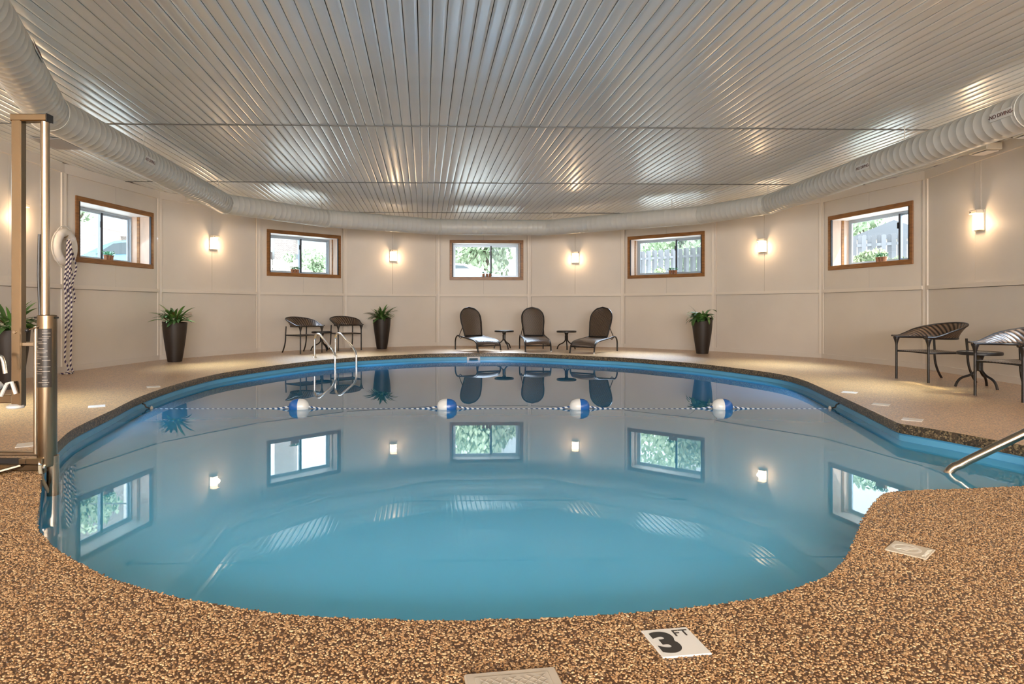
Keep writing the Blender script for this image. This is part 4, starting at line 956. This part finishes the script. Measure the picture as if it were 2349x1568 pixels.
def fence(A, B, h, lab, m, step=.15):
    A, B = Vector((*A, 0)), Vector((*B, 0)); L = (B - A).length; t = (B - A) / L; o = thing('picket_fence', lab, 'fence', (A.x, A.y, ZG), math.atan2(t.y, t.x)); rnd = random.Random(3)
    mesh = MB().box((0, 0, h / 2), (.12, .02, h)).add([(-.06, -.01, h), (.06, -.01, h), (.06, .01, h), (-.06, .01, h), (-.03, -.01, h + .04), (.03, -.01, h + .04), (.03, .01, h + .04), (-.03, .01, h + .04)], [(0, 1, 5, 4), (1, 2, 6, 5), (2, 3, 7, 6), (3, 0, 4, 7), (4, 5, 6, 7)]).mesh('board', m)
    x = .06; k = 0
    while x < L: link('board', mesh, o, None, None, (x, -.035 if k % 2 else .035, rnd.uniform(-.02, .01))); x += step * .92 / 1.0; k += 1
    for z in (.35, h - .28): MB().box((L / 2, 0, z), (L, .045, .09)).obj('rail', m, o)
fence((6.1, 27.4), (15.4, 17.9), 1.82, 'weathered grey board fence seen in the two windows at right', M_fence)
fence((-10.2, 28.0), (-5.2, 29.0), 1.62, 'pale picket fence seen in the second window', M_fence2)
# brick building, pale house, shed
bb = thing('brick_building', 'grey brick building with a white upper storey in the leftmost window', 'building', (0, 0, 0))
MB().obox((-25, 22.0, ZG), (11.3, 1.4, 0), (0, 2.6, 0), (0, 0, 6)).obj('brick_wall', M_brick, bb)
MB().obox((-14, 25.0, ZG), (4.0, .5, 0), (0, 6, 0), (0, 0, 2.3)).obj('brick_wing', M_brick, bb); MB().obox((-14.1, 24.85, ZG + 2.3), (4.2, .5, 0), (0, 6, 0), (0, 0, .2)).obj('fascia', M_house, bb); MB().obox((-14, 25.1, ZG + 2.5), (4.0, .5, 0), (0, 6, 0), (0, 0, 4)).obj('upper_storey', M_house, bb)
hs = thing('pale_house', 'pale gabled house with a brick chimney seen in the second window', 'building', (0, 0, 0))
MB().obox((-14, 36, ZG), (7.2, 0, 0), (0, 7, 0), (0, 0, 3.6)).obj('house_wall', M_house, hs)
MB().add([(-14.3, 35.7, ZG + 3.6), (-6.5, 35.7, ZG + 3.6), (-6.5, 43.3, ZG + 3.6), (-14.3, 43.3, ZG + 3.6), (-14.3, 39.5, ZG + 6.2), (-6.5, 39.5, ZG + 6.2)], [(0, 1, 5, 4), (2, 3, 4, 5), (1, 2, 5), (3, 0, 4), (3, 2, 1, 0)]).obj('house_roof', M_house, hs)
MB().obox((-10.95, 35.3, ZG), (1.05, 0, 0), (0, .7, 0), (0, 0, 6.4)).obj('chimney', M_brick, hs); MB().obox((-14.2, 34.9, ZG), (3.0, 0, 0), (0, .8, 0), (0, 0, 2.6)).obj('porch_wall', M_brick, hs)
MB().obox((-9.9, 34.2, ZG + 2.05), (3.4, 0, 0), (0, 1.6, 0), (0, 0, .32)).obj('porch_roof', M_roof, hs); MB().obox((-6.6, 36.5, ZG), (2.2, 0, 0), (0, 6, 0), (0, 0, 3.1)).obj('side_wing', M_house, hs); MB().obox((-6.7, 36.2, ZG + 3.1), (2.4, 0, 0), (0, 6.4, 0), (0, 0, .35)).obj('side_roof', mat('pale_roof', (.45, .47, .5), .8), hs)
sh = thing('garden_shed', 'shed with a dark low-pitched roof beyond the fence in the rightmost window', 'shed', (15.1, 23.6, ZG), R(-20))
MB().box((0, 0, 1.0), (2.6, 2.0, 2.0)).obj('shed_wall', M_fence2, sh); MB().add([(-1.5, -1.2, 1.95), (1.5, -1.2, 1.95), (1.5, 1.2, 1.95), (-1.5, 1.2, 1.95), (0, -1.2, 2.6), (0, 1.2, 2.6)], [(0, 4, 5, 3), (4, 1, 2, 5), (0, 1, 4), (2, 3, 5), (0, 3, 2, 1)]).obj('shed_roof', M_roof, sh)
def car(loc, rz, lab, m, name, hgt=1.42):
    o = thing(name, lab, 'car', (*loc, ZG), rz); k = hgt / 1.42
    side = [(-2.2, .35), (-2.25, .65), (-2.1, .85), (-1.2, .95), (-.55, 1.36), (-.1, 1.42), (.7, 1.40), (1.15, 1.28), (1.75, 1.0), (2.2, .92), (2.25, .5), (2.15, .32)]
    n = len(side); vs = [(x, y * (.86 if z > 1.0 else 1), z * k) for y in (-.86, .86) for x, z in side]
    MB().add(vs, [tuple(range(n)), tuple(range(2 * n - 1, n - 1, -1))] + [(i, i + n, (i + 1) % n + n, (i + 1) % n) for i in range(n)]).obj('body', m, o)
    for y in (-.80, .80):
        MB().add([(x, y + (.02 if y > 0 else -.02) * (1 if z < 1.1 else -.2), z * k) for x, z in ((-.95, 1.0), (-.48, 1.30), (.05, 1.34), (.05, 1.0))], [(0, 1, 2, 3)]).obj('window', M_carglass, o)
        MB().add([(x, y + (.02 if y > 0 else -.02) * (1 if z < 1.1 else -.2), z * k) for x, z in ((.12, 1.0), (.12, 1.34), (.68, 1.32), (1.3, 1.02))], [(0, 1, 2, 3)]).obj('window', M_carglass, o)
        for x in (-1.4, 1.4): MB().tube([(x, y * 1.06 - .09, .33), (x, y * 1.06 + .09, .33)], .33, 20).obj('wheel', M_tyre, o)
car((-1.1, 27.2), R(0), 'white car whose roof shows low in the middle window', M_carw, 'white_car', 1.36)
car((-8.45, 17.2), R(160), 'blue car whose roof shows low in the leftmost window', M_carb, 'blue_car', 1.28)
print('objects', len(bpy.data.objects), 'slats', n_obj)
